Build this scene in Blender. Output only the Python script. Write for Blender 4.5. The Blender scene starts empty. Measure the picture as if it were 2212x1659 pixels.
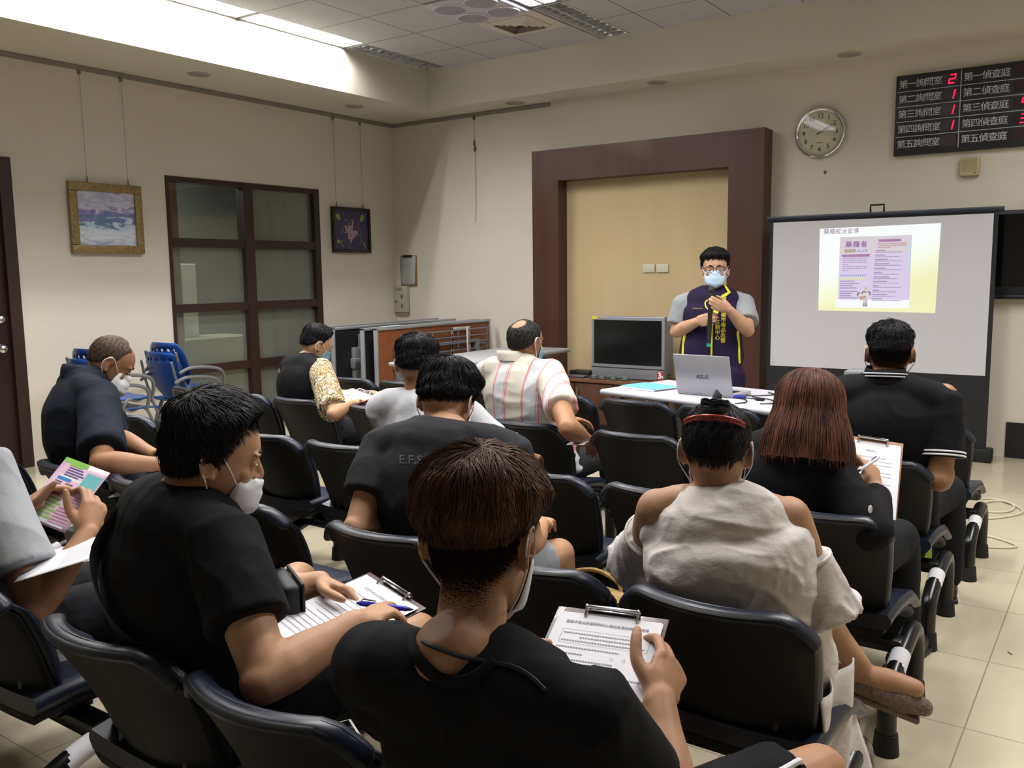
import bpy, bmesh, math, random
import numpy as np
from mathutils import Vector, Matrix
from mathutils.bvhtree import BVHTree
R_ = random.Random(7)
SC = bpy.context.scene
COL = SC.collection

# ---------------------------------------------------------------- camera
IW, IH, FPX = 2212.0, 1659.0, 1914.9
CAM = np.array([7.0411, -7.7519, 1.4661])
def cam_axes(yaw, pitch, roll):
    cy, sy, cp, sp, cr, sr = math.cos(yaw), math.sin(yaw), math.cos(pitch), math.sin(pitch), math.cos(roll), math.sin(roll)
    fw = np.array([-sy, cy, 0.]); rt = np.array([cy, sy, 0.]); up = np.array([0, 0, 1.])
    f2 = fw*cp-up*sp; u2 = up*cp+fw*sp
    return rt*cr+u2*sr, -rt*sr+u2*cr, f2
CR, CU, CF = cam_axes(0.60979, 0.1244, -0.01223)
cd = bpy.data.cameras.new('camera'); cam = bpy.data.objects.new('camera', cd); COL.objects.link(cam)
cd.sensor_width = 36.0; cd.lens = FPX/IW*36.0; cd.clip_start = 0.02; cd.clip_end = 60
cam.matrix_world = Matrix(((CR[0], CU[0], -CF[0], CAM[0]), (CR[1], CU[1], -CF[1], CAM[1]), (CR[2], CU[2], -CF[2], CAM[2]), (0, 0, 0, 1)))
SC.camera = cam
def ray(px, py): return (px-IW/2)/FPX*CR-(py-IH/2)/FPX*CU+CF
def at(px, py, d): return CAM+d*ray(px, py)                       # point at depth d
def aty(px, py, y): r = ray(px, py); return CAM+(y-CAM[1])/r[1]*r   # point on a plane y = const
def atz(px, py, z): r = ray(px, py); return CAM+(z-CAM[2])/r[2]*r   # point at height z
def V(*a): return np.array(a, float)
def unit(v): v = np.asarray(v, float); return v/(np.linalg.norm(v)+1e-12)

# ---------------------------------------------------------------- world, exposure
w = bpy.data.worlds.new('world'); SC.world = w; w.use_nodes = True
w.node_tree.nodes['Background'].inputs[0].default_value = (0.75, 0.85, 1, 1)
w.node_tree.nodes['Background'].inputs[1].default_value = 0.05
vs = SC.view_settings; vs.view_transform = 'Standard'; vs.look = 'None'; vs.exposure = 0.0; vs.gamma = 1.0
vs.use_curve_mapping = False
cy_ = SC.cycles; cy_.use_adaptive_sampling = True; cy_.adaptive_threshold = 0.02; cy_.use_denoising = True; cy_.max_bounces = 7; cy_.diffuse_bounces = 3; cy_.glossy_bounces = 3; cy_.transmission_bounces = 5; cy_.caustics_reflective = False; cy_.caustics_refractive = False
LAMP_W = 54.0            # watts of one lit ceiling fixture
LAMP_COL = (1.0, 0.975, 0.94)

# ---------------------------------------------------------------- helpers
def lin(h):
    if isinstance(h, str):
        h = h.lstrip('#'); c = [int(h[i:i+2], 16)/255 for i in (0, 2, 4)]
        return tuple(x/12.92 if x <= 0.04045 else ((x+0.055)/1.055)**2.4 for x in c)
    return tuple(h)
MATS = {}
def mat(name, col, rough=0.55, metal=0.0, noise=None, bump=None, spec=0.5, emit=None, coat=0.0, sheen=0.0, trans=0.0, ior=1.45):
    """noise=(scale, second colour, detail) mixes a second colour; bump=(scale, strength, distance)"""
    if name in MATS: return MATS[name]
    m = bpy.data.materials.new(name); m.use_nodes = True; nt = m.node_tree; b = nt.nodes['Principled BSDF']
    c = lin(col)+(1,)
    b.inputs['Base Color'].default_value = c; b.inputs['Roughness'].default_value = rough; b.inputs['Metallic'].default_value = metal
    b.inputs['Specular IOR Level'].default_value = spec; b.inputs['Coat Weight'].default_value = coat
    b.inputs['Sheen Weight'].default_value = sheen; b.inputs['Transmission Weight'].default_value = trans; b.inputs['IOR'].default_value = ior
    tc = nt.nodes.new('ShaderNodeTexCoord')
    if noise:
        n = nt.nodes.new('ShaderNodeTexNoise'); n.inputs['Scale'].default_value = noise[0]; n.inputs['Detail'].default_value = noise[2] if len(noise) > 2 else 4
        src = tc.outputs['Object']
        if len(noise) > 3:
            mp = nt.nodes.new('ShaderNodeMapping'); mp.inputs['Scale'].default_value = noise[3]; nt.links.new(src, mp.inputs[0]); src = mp.outputs[0]
        nt.links.new(src, n.inputs['Vector'])
        mx = nt.nodes.new('ShaderNodeMix'); mx.data_type = 'RGBA'
        mr = nt.nodes.new('ShaderNodeMapRange'); mr.inputs[1].default_value = 0.3; mr.inputs[2].default_value = 0.7
        nt.links.new(n.outputs['Fac'], mr.inputs[0]); nt.links.new(mr.outputs[0], mx.inputs[0])
        mx.inputs[6].default_value = c; mx.inputs[7].default_value = lin(noise[1])+(1,)
        nt.links.new(mx.outputs[2], b.inputs['Base Color'])
    if bump:
        n2 = nt.nodes.new('ShaderNodeTexNoise'); n2.inputs['Scale'].default_value = bump[0]; n2.inputs['Detail'].default_value = 5
        src = tc.outputs['Object']
        if len(bump) > 3:
            mp = nt.nodes.new('ShaderNodeMapping'); mp.inputs['Scale'].default_value = bump[3]; nt.links.new(src, mp.inputs[0]); src = mp.outputs[0]
        nt.links.new(src, n2.inputs['Vector'])
        bp = nt.nodes.new('ShaderNodeBump'); bp.inputs['Strength'].default_value = bump[1]; bp.inputs['Distance'].default_value = bump[2]
        nt.links.new(n2.outputs['Fac'], bp.inputs['Height']); nt.links.new(bp.outputs[0], b.inputs['Normal'])
    if emit:
        b.inputs['Emission Color'].default_value = lin(emit[0])+(1,); b.inputs['Emission Strength'].default_value = emit[1]
    MATS[name] = m; return m

class MB:
    """collects shapes into one mesh"""
    def __init__(s): s.v = []; s.f = []; s.n = 0; s.mi = []
    def add(s, v, f, mi=0):
        v = np.asarray(v, float); s.v.append(v); s.f.extend([tuple(i+s.n for i in q) for q in f]); s.mi.extend([mi]*len(f)); s.n += len(v); return s
    def box(s, lo, hi, mi=0, M=None):
        x0, y0, z0 = lo; x1, y1, z1 = hi
        v = np.array([(x0, y0, z0), (x1, y0, z0), (x1, y1, z0), (x0, y1, z0), (x0, y0, z1), (x1, y0, z1), (x1, y1, z1), (x0, y1, z1)], float)
        if M is not None: v = xf(M, v)
        return s.add(v, [(0, 3, 2, 1), (4, 5, 6, 7), (0, 1, 5, 4), (1, 2, 6, 5), (2, 3, 7, 6), (3, 0, 4, 7)], mi)
    def rbox(s, lo, hi, r=0.01, seg=2, M=None, mi=0):
        bm = bmesh.new(); bmesh.ops.create_cube(bm, size=1)
        lo = np.array(lo, float); hi = np.array(hi, float)
        for q in bm.verts: q.co = Vector((lo+hi)/2+np.array(q.co)*(hi-lo))
        bmesh.ops.bevel(bm, geom=bm.edges[:], offset=min(r, 0.49*min(hi-lo)), segments=seg, profile=0.5, affect='EDGES')
        bm.verts.ensure_lookup_table(); v = np.array([q.co for q in bm.verts]); f = [[q.index for q in g.verts] for g in bm.faces]
        bm.free()
        if M is not None: v = xf(M, v)
        return s.add(v, f, mi)
    def tube(s, pts, rad, n=10, ref=None, cap=True, mi=0, closed=False):
        v, f = tube(pts, rad, n, ref, cap, closed); return s.add(v, f, mi)
    def cyl(s, a, b, r, n=16, r2=None, mi=0):
        return s.tube([a, b], [r, r if r2 is None else r2], n, cap='flat', mi=mi)
    def ell(s, c, r, M=None, nu=16, nv=10, mi=0):
        v = []; f = []
        for i in range(1, nv):
            t = math.pi*i/nv
            for j in range(nu):
                p = 2*math.pi*j/nu; v.append((math.sin(t)*math.cos(p), math.sin(t)*math.sin(p), math.cos(t)))
        v += [(0, 0, 1), (0, 0, -1)]; a = len(v)-2
        for i in range(nv-2):
            for j in range(nu):
                k = (j+1) % nu; f.append((i*nu+j, (i+1)*nu+j, (i+1)*nu+k, i*nu+k))
        for j in range(nu):
            k = (j+1) % nu; f.append((a, j, k)); f.append((a+1, (nv-2)*nu+k, (nv-2)*nu+j))
        v = np.array(v)*np.array(r, float)
        if M is not None: v = v @ np.array(M, float).T
        return s.add(v+np.array(c, float), f, mi)
    def grid(s, P, closed_u=False, mi=0):
        """P: (m, n, 3) quads"""
        P = np.asarray(P, float); m, n = P.shape[:2]; f = []
        for i in range(m-1):
            for j in range(n if closed_u else n-1):
                k = (j+1) % n; f.append((i*n+j, i*n+k, (i+1)*n+k, (i+1)*n+j))
        return s.add(P.reshape(-1, 3), f, mi)
    def prism(s, poly, y0, y1, M=None, mi=0):
        """polygon in xz, thick in y"""
        n = len(poly); v = [(x, y0, z) for x, z in poly]+[(x, y1, z) for x, z in poly]
        f = [tuple(range(n)), tuple(range(2*n-1, n-1, -1))]+[(i, i+n, (i+1) % n+n, (i+1) % n) for i in range(n)]
        v = np.array(v, float)
        if M is not None: v = xf(M, v)
        return s.add(v, f, mi)
    def mesh(s, name, smooth=True):
        me = bpy.data.meshes.new(name); v = np.concatenate(s.v) if s.v else np.zeros((0, 3))
        me.from_pydata(v.tolist(), [], [tuple(map(int, q)) for q in s.f]); me.update()
        return me
    def build(s, name, m, parent=None, smooth=True, angle=35, fix=True):
        me = s.mesh(name)
        ms = m if isinstance(m, (list, tuple)) else [m]
        for x in ms: me.materials.append(x)
        if len(ms) > 1: me.polygons.foreach_set('material_index', s.mi)
        if fix:
            bm = bmesh.new(); bm.from_mesh(me); bmesh.ops.recalc_face_normals(bm, faces=bm.faces[:]); bm.to_mesh(me); bm.free()
        o = bpy.data.objects.new(name, me); COL.objects.link(o)
        if smooth:
            me.polygons.foreach_set('use_smooth', [True]*len(me.polygons))
            if angle: me.set_sharp_from_angle(angle=math.radians(angle))
        if parent: o.parent = parent
        return o
def xf(M, v):
    M = np.array(M, float); v = np.asarray(v, float); return v @ M[:3, :3].T+M[:3, 3]
def frame(origin, x, y, z):
    M = np.eye(4); M[:3, 0] = x; M[:3, 1] = y; M[:3, 2] = z; M[:3, 3] = origin; return M
def rotz(a, o=(0, 0, 0)):
    c, s = math.cos(a), math.sin(a); return frame(o, (c, s, 0), (-s, c, 0), (0, 0, 1))
def smoothpath(pts, k=6):
    """Catmull-Rom through pts"""
    P = np.array(pts, float); Q = np.vstack([2*P[0]-P[1], P, 2*P[-1]-P[-2]]); out = []
    for i in range(1, len(Q)-2):
        for t in np.linspace(0, 1, k, endpoint=False):
            a, b, c, d = Q[i-1], Q[i], Q[i+1], Q[i+2]
            out.append(0.5*((2*b)+(-a+c)*t+(2*a-5*b+4*c-d)*t*t+(-a+3*b-3*c+d)*t**3))
    out.append(P[-1]); return np.array(out)
def tube(pts, rad, n=10, ref=None, cap=True, closed=False):
    """swept tube; rad per point: r or (a, b) with a along ref. cap: True round, 'flat', False"""
    P = np.array(pts, float); m = len(P)
    if np.isscalar(rad): rad = [rad]*m
    Rr = np.array([(q, q) if np.isscalar(q) else tuple(q) for q in rad], float)
    T = np.zeros_like(P)
    for i in range(m):
        if closed: T[i] = unit(P[(i+1) % m]-P[i-1])
        else: T[i] = unit(P[min(i+1, m-1)]-P[max(i-1, 0)])
    refs = None if ref is None else np.asarray(ref, float)
    S = []
    for i in range(m):
        if refs is not None:
            r0 = refs if refs.ndim == 1 else refs[i]
        else:
            r0 = S[-1] if S else (np.array([1., 0, 0]) if abs(T[0][0]) < 0.8 else np.array([0, 1., 0]))
        S.append(unit(r0-T[i]*np.dot(r0, T[i])))
    S = np.array(S); U = np.cross(T, S)
    th = np.linspace(0, 2*math.pi, n, endpoint=False); c, sn = np.cos(th), np.sin(th)
    rings = [P[i]+np.outer(c*Rr[i][0], S[i])+np.outer(sn*Rr[i][1], U[i]) for i in range(m)]
    if cap is True and not closed:
        def dome(i, sg):
            out = []; h = min(Rr[i])
            for a in (0.35, 0.65, 0.88):
                q = math.sqrt(1-a*a); out.append(P[i]+sg*T[i]*h*a+np.outer(c*Rr[i][0]*q, S[i])+np.outer(sn*Rr[i][1]*q, U[i]))
            return out
        rings = dome(0, -1)[::-1]+rings+dome(m-1, 1)
    v = np.concatenate(rings); k = len(rings); f = []
    for i in range(k-1 if not closed else k):
        a, b = i*n, ((i+1) % k)*n
        for j in range(n):
            j2 = (j+1) % n; f.append((a+j, a+j2, b+j2, b+j))
    if cap and not closed: f.append(tuple(range(n-1, -1, -1))); f.append(tuple(range((k-1)*n, k*n)))
    return v, f

def tag(o, label=None, cat=None, group=None, kind=None):
    if label: o['label'] = label
    if cat: o['category'] = cat
    if group: o['group'] = group
    if kind: o['kind'] = kind
    return o
def thing(name, label, cat, loc=(0, 0, 0), rz=0.0, group=None):
    o = bpy.data.objects.new(name, None); COL.objects.link(o); o.location = loc; o.rotation_euler = (0, 0, rz); o.empty_display_size = 0.1
    return tag(o, label, cat, group)
def struct(o): o['kind'] = 'structure'; return o
def dup(root, loc=None, rz=None, label=None):
    r = root.copy(); COL.objects.link(r)
    if loc is not None: r.location = loc
    if rz is not None: r.rotation_euler = (0, 0, rz)
    if label: r['label'] = label
    for ch in list(root.children):
        c = ch.copy(); COL.objects.link(c); c.parent = r
        for g in list(ch.children):
            d = g.copy(); COL.objects.link(d); d.parent = c
    return r
def text_mesh(body, size=0.1, align='CENTER', bold=0.0, spacing=1.0, line=1.0):
    c = bpy.data.curves.new('txt', 'FONT'); c.body = body; c.size = size; c.align_x = align; c.align_y = 'CENTER'; c.offset = bold
    c.space_character = spacing; c.space_line = line; c.resolution_u = 2
    o = bpy.data.objects.new('txt', c); COL.objects.link(o)
    dg = bpy.context.evaluated_depsgraph_get(); me = bpy.data.meshes.new_from_object(o.evaluated_get(dg))
    v = np.array([q.co for q in me.vertices]).reshape(-1, 3); f = [tuple(p.vertices) for p in me.polygons]
    bpy.data.objects.remove(o); bpy.data.curves.remove(c); bpy.data.meshes.remove(me)
    return v, f
def text_on(mb, body, size, origin, right, up, align='CENTER', bold=0.0, mi=0, lift=0.0, **k):
    v, f = text_mesh(body, size, align, 0.0, **k)
    if len(v) == 0: return
    right = unit(right); up = unit(up); nrm = np.cross(right, up)
    for i, (a, b) in enumerate(((0, 0), (bold, 0), (-bold, 0), (0, bold), (0, -bold)) if bold else ((0, 0),)):
        mb.add(np.array(origin, float)+np.outer(v[:, 0]+a, right)+np.outer(v[:, 1]+b, up)+nrm*(lift+i*0.00004), f, mi)
def quad(mb, x0, z0, x1, z1, y, mi=0):
    """flat patch facing -y"""
    mb.add([(x0, y, z0), (x1, y, z0), (x1, y, z1), (x0, y, z1)], [(0, 1, 2, 3)], mi)
# ---------------------------------------------------------------- materials
wallm = mat('wall_paint', '#d8d2c4', 0.6, noise=(1.3, '#d3cdbe', 3), bump=(220, 0.05, 0.002))
soffm = mat('soffit_paint', '#d6d2c2', 0.65)
ceilm = bpy.data.materials.new('ceiling_tile'); ceilm.use_nodes = True
def tile_nodes(m, col, line, T, ox, oy, wd, rough, col2=None, nscale=3.0, bump=0.0, spec=0.5, rnoise=0.0):
    nt = m.node_tree; b = nt.nodes['Principled BSDF']; b.inputs['Roughness'].default_value = rough; b.inputs['Specular IOR Level'].default_value = spec
    g = nt.nodes.new('ShaderNodeNewGeometry'); sp = nt.nodes.new('ShaderNodeSeparateXYZ'); nt.links.new(g.outputs['Position'], sp.inputs[0])
    outs = []
    for ax, off in ((0, ox), (1, oy)):
        a = nt.nodes.new('ShaderNodeMath'); a.operation = 'SUBTRACT'; nt.links.new(sp.outputs[ax], a.inputs[0]); a.inputs[1].default_value = off-50*T
        d = nt.nodes.new('ShaderNodeMath'); d.operation = 'MODULO'; nt.links.new(a.outputs[0], d.inputs[0]); d.inputs[1].default_value = T
        p = nt.nodes.new('ShaderNodeMath'); p.operation = 'PINGPONG'; nt.links.new(d.outputs[0], p.inputs[0]); p.inputs[1].default_value = T/2
        l = nt.nodes.new('ShaderNodeMath'); l.operation = 'LESS_THAN'; nt.links.new(p.outputs[0], l.inputs[0]); l.inputs[1].default_value = wd/2
        outs.append(l)
    mx = nt.nodes.new('ShaderNodeMath'); mx.operation = 'MAXIMUM'; nt.links.new(outs[0].outputs[0], mx.inputs[0]); nt.links.new(outs[1].outputs[0], mx.inputs[1])
    n = nt.nodes.new('ShaderNodeTexNoise'); n.inputs['Scale'].default_value = nscale; n.inputs['Detail'].default_value = 6; nt.links.new(g.outputs['Position'], n.inputs['Vector'])
    c1 = nt.nodes.new('ShaderNodeMix'); c1.data_type = 'RGBA'; nt.links.new(n.outputs['Fac'], c1.inputs[0])
    c1.inputs[6].default_value = lin(col)+(1,); c1.inputs[7].default_value = lin(col2 or col)+(1,)
    c2 = nt.nodes.new('ShaderNodeMix'); c2.data_type = 'RGBA'; nt.links.new(mx.outputs[0], c2.inputs[0]); nt.links.new(c1.outputs[2], c2.inputs[6]); c2.inputs[7].default_value = lin(line)+(1,)
    nt.links.new(c2.outputs[2], b.inputs['Base Color'])
    if bump:
        n2 = nt.nodes.new('ShaderNodeTexNoise'); n2.inputs['Scale'].default_value = 160; nt.links.new(g.outputs['Position'], n2.inputs['Vector'])
        bp = nt.nodes.new('ShaderNodeBump'); bp.inputs['Strength'].default_value = bump; bp.inputs['Distance'].default_value = 0.002
        nt.links.new(n2.outputs['Fac'], bp.inputs['Height']); nt.links.new(bp.outputs[0], b.inputs['Normal'])
BX, BY, ZS, ZC, DL, TT = 0.887, -0.411, 3.162, 3.559, 0.285, 0.605
Y1 = BX+DL+TT-0.028                                            # first grid line past the strip of lights
X1 = BY-0.578
tile_nodes(ceilm, '#c3c3c8', '#77777c', TT, Y1, X1, 0.012, 0.8, '#bdbdc3', 25, 0.3)
floorm = bpy.data.materials.new('floor_tile'); floorm.use_nodes = True
tile_nodes(floorm, '#bdb39c', '#8d8470', 0.585, 6.683, -4.73, 0.005, 0.13, '#b3a991', 6, spec=0.5)
woodm = mat('mahogany_veneer', '#4a2a22', 0.42, noise=(9, '#3f231c', 5, (1, 1, 0.12)), coat=0.15)
darkwood = mat('dark_brown_frame', '#33211c', 0.5, noise=(20, '#2a1a16', 4, (1, 1, 0.1)))
tanm = mat('tan_panel', '#c3ae88', 0.5, noise=(2.2, '#bba57e', 4, (1.5, 1, 0.4)))
blackm = mat('matte_black', '#0f1013', 0.6)
blackgl = mat('black_gloss', '#08090b', 0.12)
blackpl = mat('black_plastic', '#17181b', 0.5, bump=(400, 0.08, 0.001))
metalm = mat('brushed_metal', '#b9bcbf', 0.32, 1.0)
chrome = mat('chrome', '#dcdedf', 0.12, 1.0)
greym = mat('grey_plastic', '#8d9096', 0.45)
whitep = mat('white_plastic', '#d9d6cc', 0.45)
paper = mat('white_paper', '#d9d8de', 0.75)
inkm = mat('grey_ink', '#8a8a94', 0.8)
navyv = mat('navy_vinyl', '#151d30', 0.36, noise=(40, '#101726', 3), bump=(260, 0.12, 0.001))
seatsh = mat('seat_shell_black', '#0c0d0f', 0.55, bump=(500, 0.1, 0.0006), spec=.3)
legm = mat('black_enamel', '#0e0f11', 0.28)
rubber = mat('black_rubber', '#131415', 0.7)
# ---------------------------------------------------------------- the room
XR, YB = 9.2, -10.2
f = struct(MB().box((-1.2, YB, -0.12), (XR, 0.15, 0)).build('floor', floorm, smooth=False))
W_ = MB().box((0, 0, 0), (XR, 0.15, ZS)); struct(W_.build('wall_front', wallm, smooth=False))
WY0, WY1, WZ1 = -2.965, -1.165, 2.356
DY = -4.285; DZ = 2.38
wl = MB(); wl.box((-0.16, YB, 0), (0, -5.35, ZS)); wl.box((-0.16, -5.35, DZ), (0, DY, ZS)); wl.box((-0.16, DY, 0), (0, WY0, ZS))
wl.box((-0.16, WY0, WZ1), (0, WY1, ZS)); wl.box((-0.16, WY1, 0), (0, 0.15, ZS)); struct(wl.build('wall_left', wallm, smooth=False))
struct(MB().box((XR, YB, 0), (XR+0.15, 0.15, 3.8)).build('wall_right', wallm, smooth=False))
struct(MB().box((-0.16, YB-0.15, 0), (XR, YB, 3.8)).build('wall_back', wallm, smooth=False))
struct(MB().box((-0.16, YB, ZS), (BX, 0.15, 3.75)).build('trim_1', soffm, smooth=False))      # lowered soffit along the left wall
struct(MB().box((BX, BY, ZS), (XR, 0.15, 3.75)).build('trim_2', soffm, smooth=False))         # lowered soffit along the front wall
STR = [(BX, BX+DL)]
x = BX+DL+3*TT-0.028
while x < XR-0.4: STR.append((x, x+0.3)); x += 0.3+3*TT
ce = MB()
for (a0, a1), (b0, b1) in zip(STR, STR[1:]+[(XR, XR)]): ce.box((a1, YB, ZC), (b0, BY, ZC+0.19))
for a0, a1 in STR: ce.box((a0, YB, ZC+0.12), (a1, BY, ZC+0.19))
struct(ce.build('ceiling', ceilm, smooth=False))
bb = MB().box((6.3, -0.02, 0), (XR, 0, 0.275)); bb.box((4.42, -0.02, 0), (4.5, 0, 0.275)); struct(bb.build('baseboard_front', mat('baseboard_dark', '#17171b', 0.4), smooth=False))
# ceiling fixtures: tray, louver, lamp panel
trayw = mat('fixture_white', '#d8d9dc', 0.35); louvw = mat('louver_silver', '#c9cbd2', 0.22, 0.6)
lampon = mat('lamp_tube_lit', '#ffffff', 0.4, emit=('#f4f6ff', 14.0)); lampoff = mat('lamp_tube_unlit', '#a9aaa4', 0.4)
def fixture(lit, wd):
    t = thing('ceiling_light', 'x', 'ceiling light')
    L = 1.175; h = wd/2-0.004
    m = MB()
    m.box((-h, -L/2, 0.088), (h, L/2, 0.1)); m.box((-h, -L/2, 0), (-h+0.012, L/2, 0.09)); m.box((h-0.012, -L/2, 0), (h, L/2, 0.09))
    m.box((-h, -L/2, 0), (h, -L/2+0.012, 0.09)); m.box((-h, L/2-0.012, 0), (h, L/2, 0.09)); m.build('housing', trayw, t, smooth=False)
    for s in (-1, 1):
        MB().cyl((s*wd*0.22, -L/2+0.03, 0.062), (s*wd*0.22, L/2-0.03, 0.062), 0.012, 12).build('lamp_tube', lampon if lit else lampoff, t)
    g = MB(); g.box((-0.012, -L/2+0.013, 0.0), (0.012, L/2-0.013, 0.026))
    for s in (-1, 1):
        a = s*(h-0.012); g.prism([(a, 0), (a-s*0.004, 0), (a-s*0.02, 0.03), (a, 0.03)], -L/2+0.013, L/2-0.013)
        for k in range(11):
            y = -L/2+0.06+k*(L-0.12)/10; c = s*(h/2)
            P = np.array([[(c+u*(h/2-0.008), y+q*(0.013-0.009*(1-u*u))*(1 if zz else 0.35), zz*0.026) for u in np.linspace(-1, 1, 7)] for q, zz in ((-1, 1), (-1, 0), (1, 0), (1, 1))])
            g.grid(P)
    g.build('louver', louvw, t, fix=False)
    if lit:
        ld = bpy.data.lights.new('fixture_lamp', 'AREA'); ld.shape = 'RECTANGLE'; ld.size = 0.035; ld.size_y = L-0.08; ld.energy = LAMP_W/2; ld.color = LAMP_COL
        for s in (-1, 1):
            lo = bpy.data.objects.new('lamp', ld); COL.objects.link(lo); lo.parent = t; lo.location = (s*wd*0.22, 0, 0.036)
    return t
fx_on, fx_off = fixture(True, 0.285), fixture(False, 0.285)
usedf = set()
def put(lit, i, k, label):
    src = fx_on if lit else fx_off
    a0, a1 = STR[i]; loc = ((a0+a1)/2, X1-TT*k-0.01, ZC)
    if lit not in usedf: usedf.add(lit); o = src; o.location = loc; o['label'] = label
    else: o = dup(src, loc, 0, label)
    o['group'] = 'lit louver lights' if lit else 'unlit louver lights'
put(False, 0, 0, 'unlit grey louver light at the front end of the left strip')
put(True, 0, 2, 'lit louver light in the left strip, next to the unlit one')
put(True, 0, 4, 'lit louver light in the left strip, cut by the top edge')
put(False, 1, 0, 'unlit grey louver light ending at the front soffit near the square vent')
put(True, 1, 2, 'lit louver light behind the square vent, cut by the top edge')
for i, ks in ((0, (6,)), (1, (4, 6, 8)), (2, (4, 6, 8)), (3, (2, 4, 6))):
    for k in ks: put(True, i, k, 'lit louver light over the seats, outside the frame')
# square supply vent and the four-fan unit
def cx(i): return Y1+TT*i
def cyk(k): return X1-TT*k
t = thing('air_vent', 'square white louvered air vent in the ceiling beside the unlit light', 'air vent', (cx(1)+TT/2, cyk(0)-TT/2, ZC))
ventm = mat('vent_cream', '#d6d0c6', 0.5); m = MB(); m.box((-0.295, -0.295, -0.006), (0.295, 0.295, 0.0)); m.build('panel', ventm, t, smooth=False)
for q in range(4):
    a, b = 0.19-0.042*q, 0.165-0.042*q; z0, z1 = -0.012-0.0*q, -0.028
    m = MB()
    for s in range(4):
        Mr = rotz(s*math.pi/2); v = xf(Mr, [(-a, -a, -0.008), (a, -a, -0.008), (b, -b, -0.03), (-b, -b, -0.03)]); m.add(v, [(0, 1, 2, 3)])
    m.build('vent_blade', ventm, t, smooth=False)
MB().box((-0.2, -0.2, -0.0075), (0.2, 0.2, -0.006)).build('vent_throat', mat('vent_dark', '#b0aaa0', 0.8), t, smooth=False)
t = thing('ceiling_fan', 'white square ceiling ventilator with four round grilles', 'ceiling fan', (cx(1)+TT/2, cyk(1)-TT/2, ZC))
m = MB(); m.rbox((-0.3, -0.3, -0.03), (0.3, 0.3, 0.0), 0.012); m.build('panel', mat('fan_white', '#c9c8d6', 0.4), t)
for sx in (-1, 1):
    for sy in (-1, 1):
        c = (sx*0.148, sy*0.148); g = MB()
        for r in (0.132, 0.122): g.tube([(c[0]+r*math.cos(a), c[1]+r*math.sin(a), -0.034) for a in np.linspace(0, 2*math.pi, 36, endpoint=False)], 0.007, 6, closed=True)
        gr = g.build('grille', mat('fan_rim', '#d6d6e2', 0.35), t)
        g = MB()
        for k in range(-8, 9):
            xx = k*0.0145; hh = math.sqrt(max(0, 0.122**2-xx*xx))
            g.box((c[0]+xx-0.0028, c[1]-hh, -0.043), (c[0]+xx+0.0028, c[1]+hh, -0.037))
        g.build('grille_bars', mat('fan_bars', '#c2c1d2', 0.4), gr, smooth=False)
        MB().cyl((c[0], c[1], -0.031), (c[0], c[1], -0.0335), 0.12, 32).build('fan_well', mat('fan_dark', '#8e8da0', 0.7), gr)
# recessed downlights in the soffit (off)
for i, (q, lb) in enumerate((((0.475, -2.9), 'unlit round downlight in the left soffit above the gold frame'), ((0.467, -1.068), 'unlit round downlight in the left soffit nearest the corner'),
        ((1.837, -0.194), 'unlit round downlight in the front soffit nearest the corner'), ((3.4, -0.19), 'unlit round downlight in the front soffit above the wooden surround'), ((5.077, -0.196), 'unlit round downlight in the front soffit left of the display board'), ((6.62, -0.19), 'unlit round downlight in the front soffit above the display board'))):
    if i == 0:
        dl0 = thing('downlight', lb, 'downlight', (q[0], q[1], ZS), 0, 'recessed downlights')
        MB().tube([(0.088*math.cos(a), 0.088*math.sin(a), -0.003) for a in np.linspace(0, 2*math.pi, 32, endpoint=False)], 0.008, 8, closed=True).build('ring', mat('downlight_ring', '#b3b0a4', 0.4), dl0)
        MB().cyl((0, 0, -0.004), (0, 0, -0.001), 0.086, 32).build('lens', mat('downlight_lens', '#8c8c8a', 0.3), dl0)
    else: dup(dl0, (q[0], q[1], ZS), 0, lb)
# picture rails
railm = mat('rail_grey', '#8b887c', 0.5)
r1 = MB().box((0, -8, ZS-0.042), (0.014, 0, ZS-0.006)); tag(r1.build('picture_rail', railm, smooth=False), 'thin grey picture rail along the top of the left wall', 'picture rail')
r1 = MB().box((0.014, -0.014, ZS-0.042), (2.13, 0, ZS-0.006)); tag(r1.build('picture_rail', railm, smooth=False), 'thin grey picture rail along the top of the front wall', 'picture rail')
hk = thing('picture_hook', 'empty picture hook on a wire hanging from the front rail', 'hook', (0, 0, 0))
P = wa = V(1.18, -0.012, ZS-0.05)
MB().tube([wa, (1.18, -0.012, 2.83), (1.19, -0.012, 2.72), (1.19, -0.012, 2.2), (1.18, -0.01, 2.02)], 0.0022, 6).build('wire', railm, hk)
MB().rbox((1.172, -0.024, ZS-0.075), (1.192, -0.002, ZS-0.03), 0.004).build('clip', mat('hook_dark', '#4b4942', 0.5), hk)
MB().tube(smoothpath([(1.185, -0.016, 2.87), (1.178, -0.016, 2.83), (1.195, -0.016, 2.81), (1.19, -0.016, 2.76), (1.18, -0.016, 2.79)]), 0.007, 6).build('hook', MATS['hook_dark'], hk)

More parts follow.
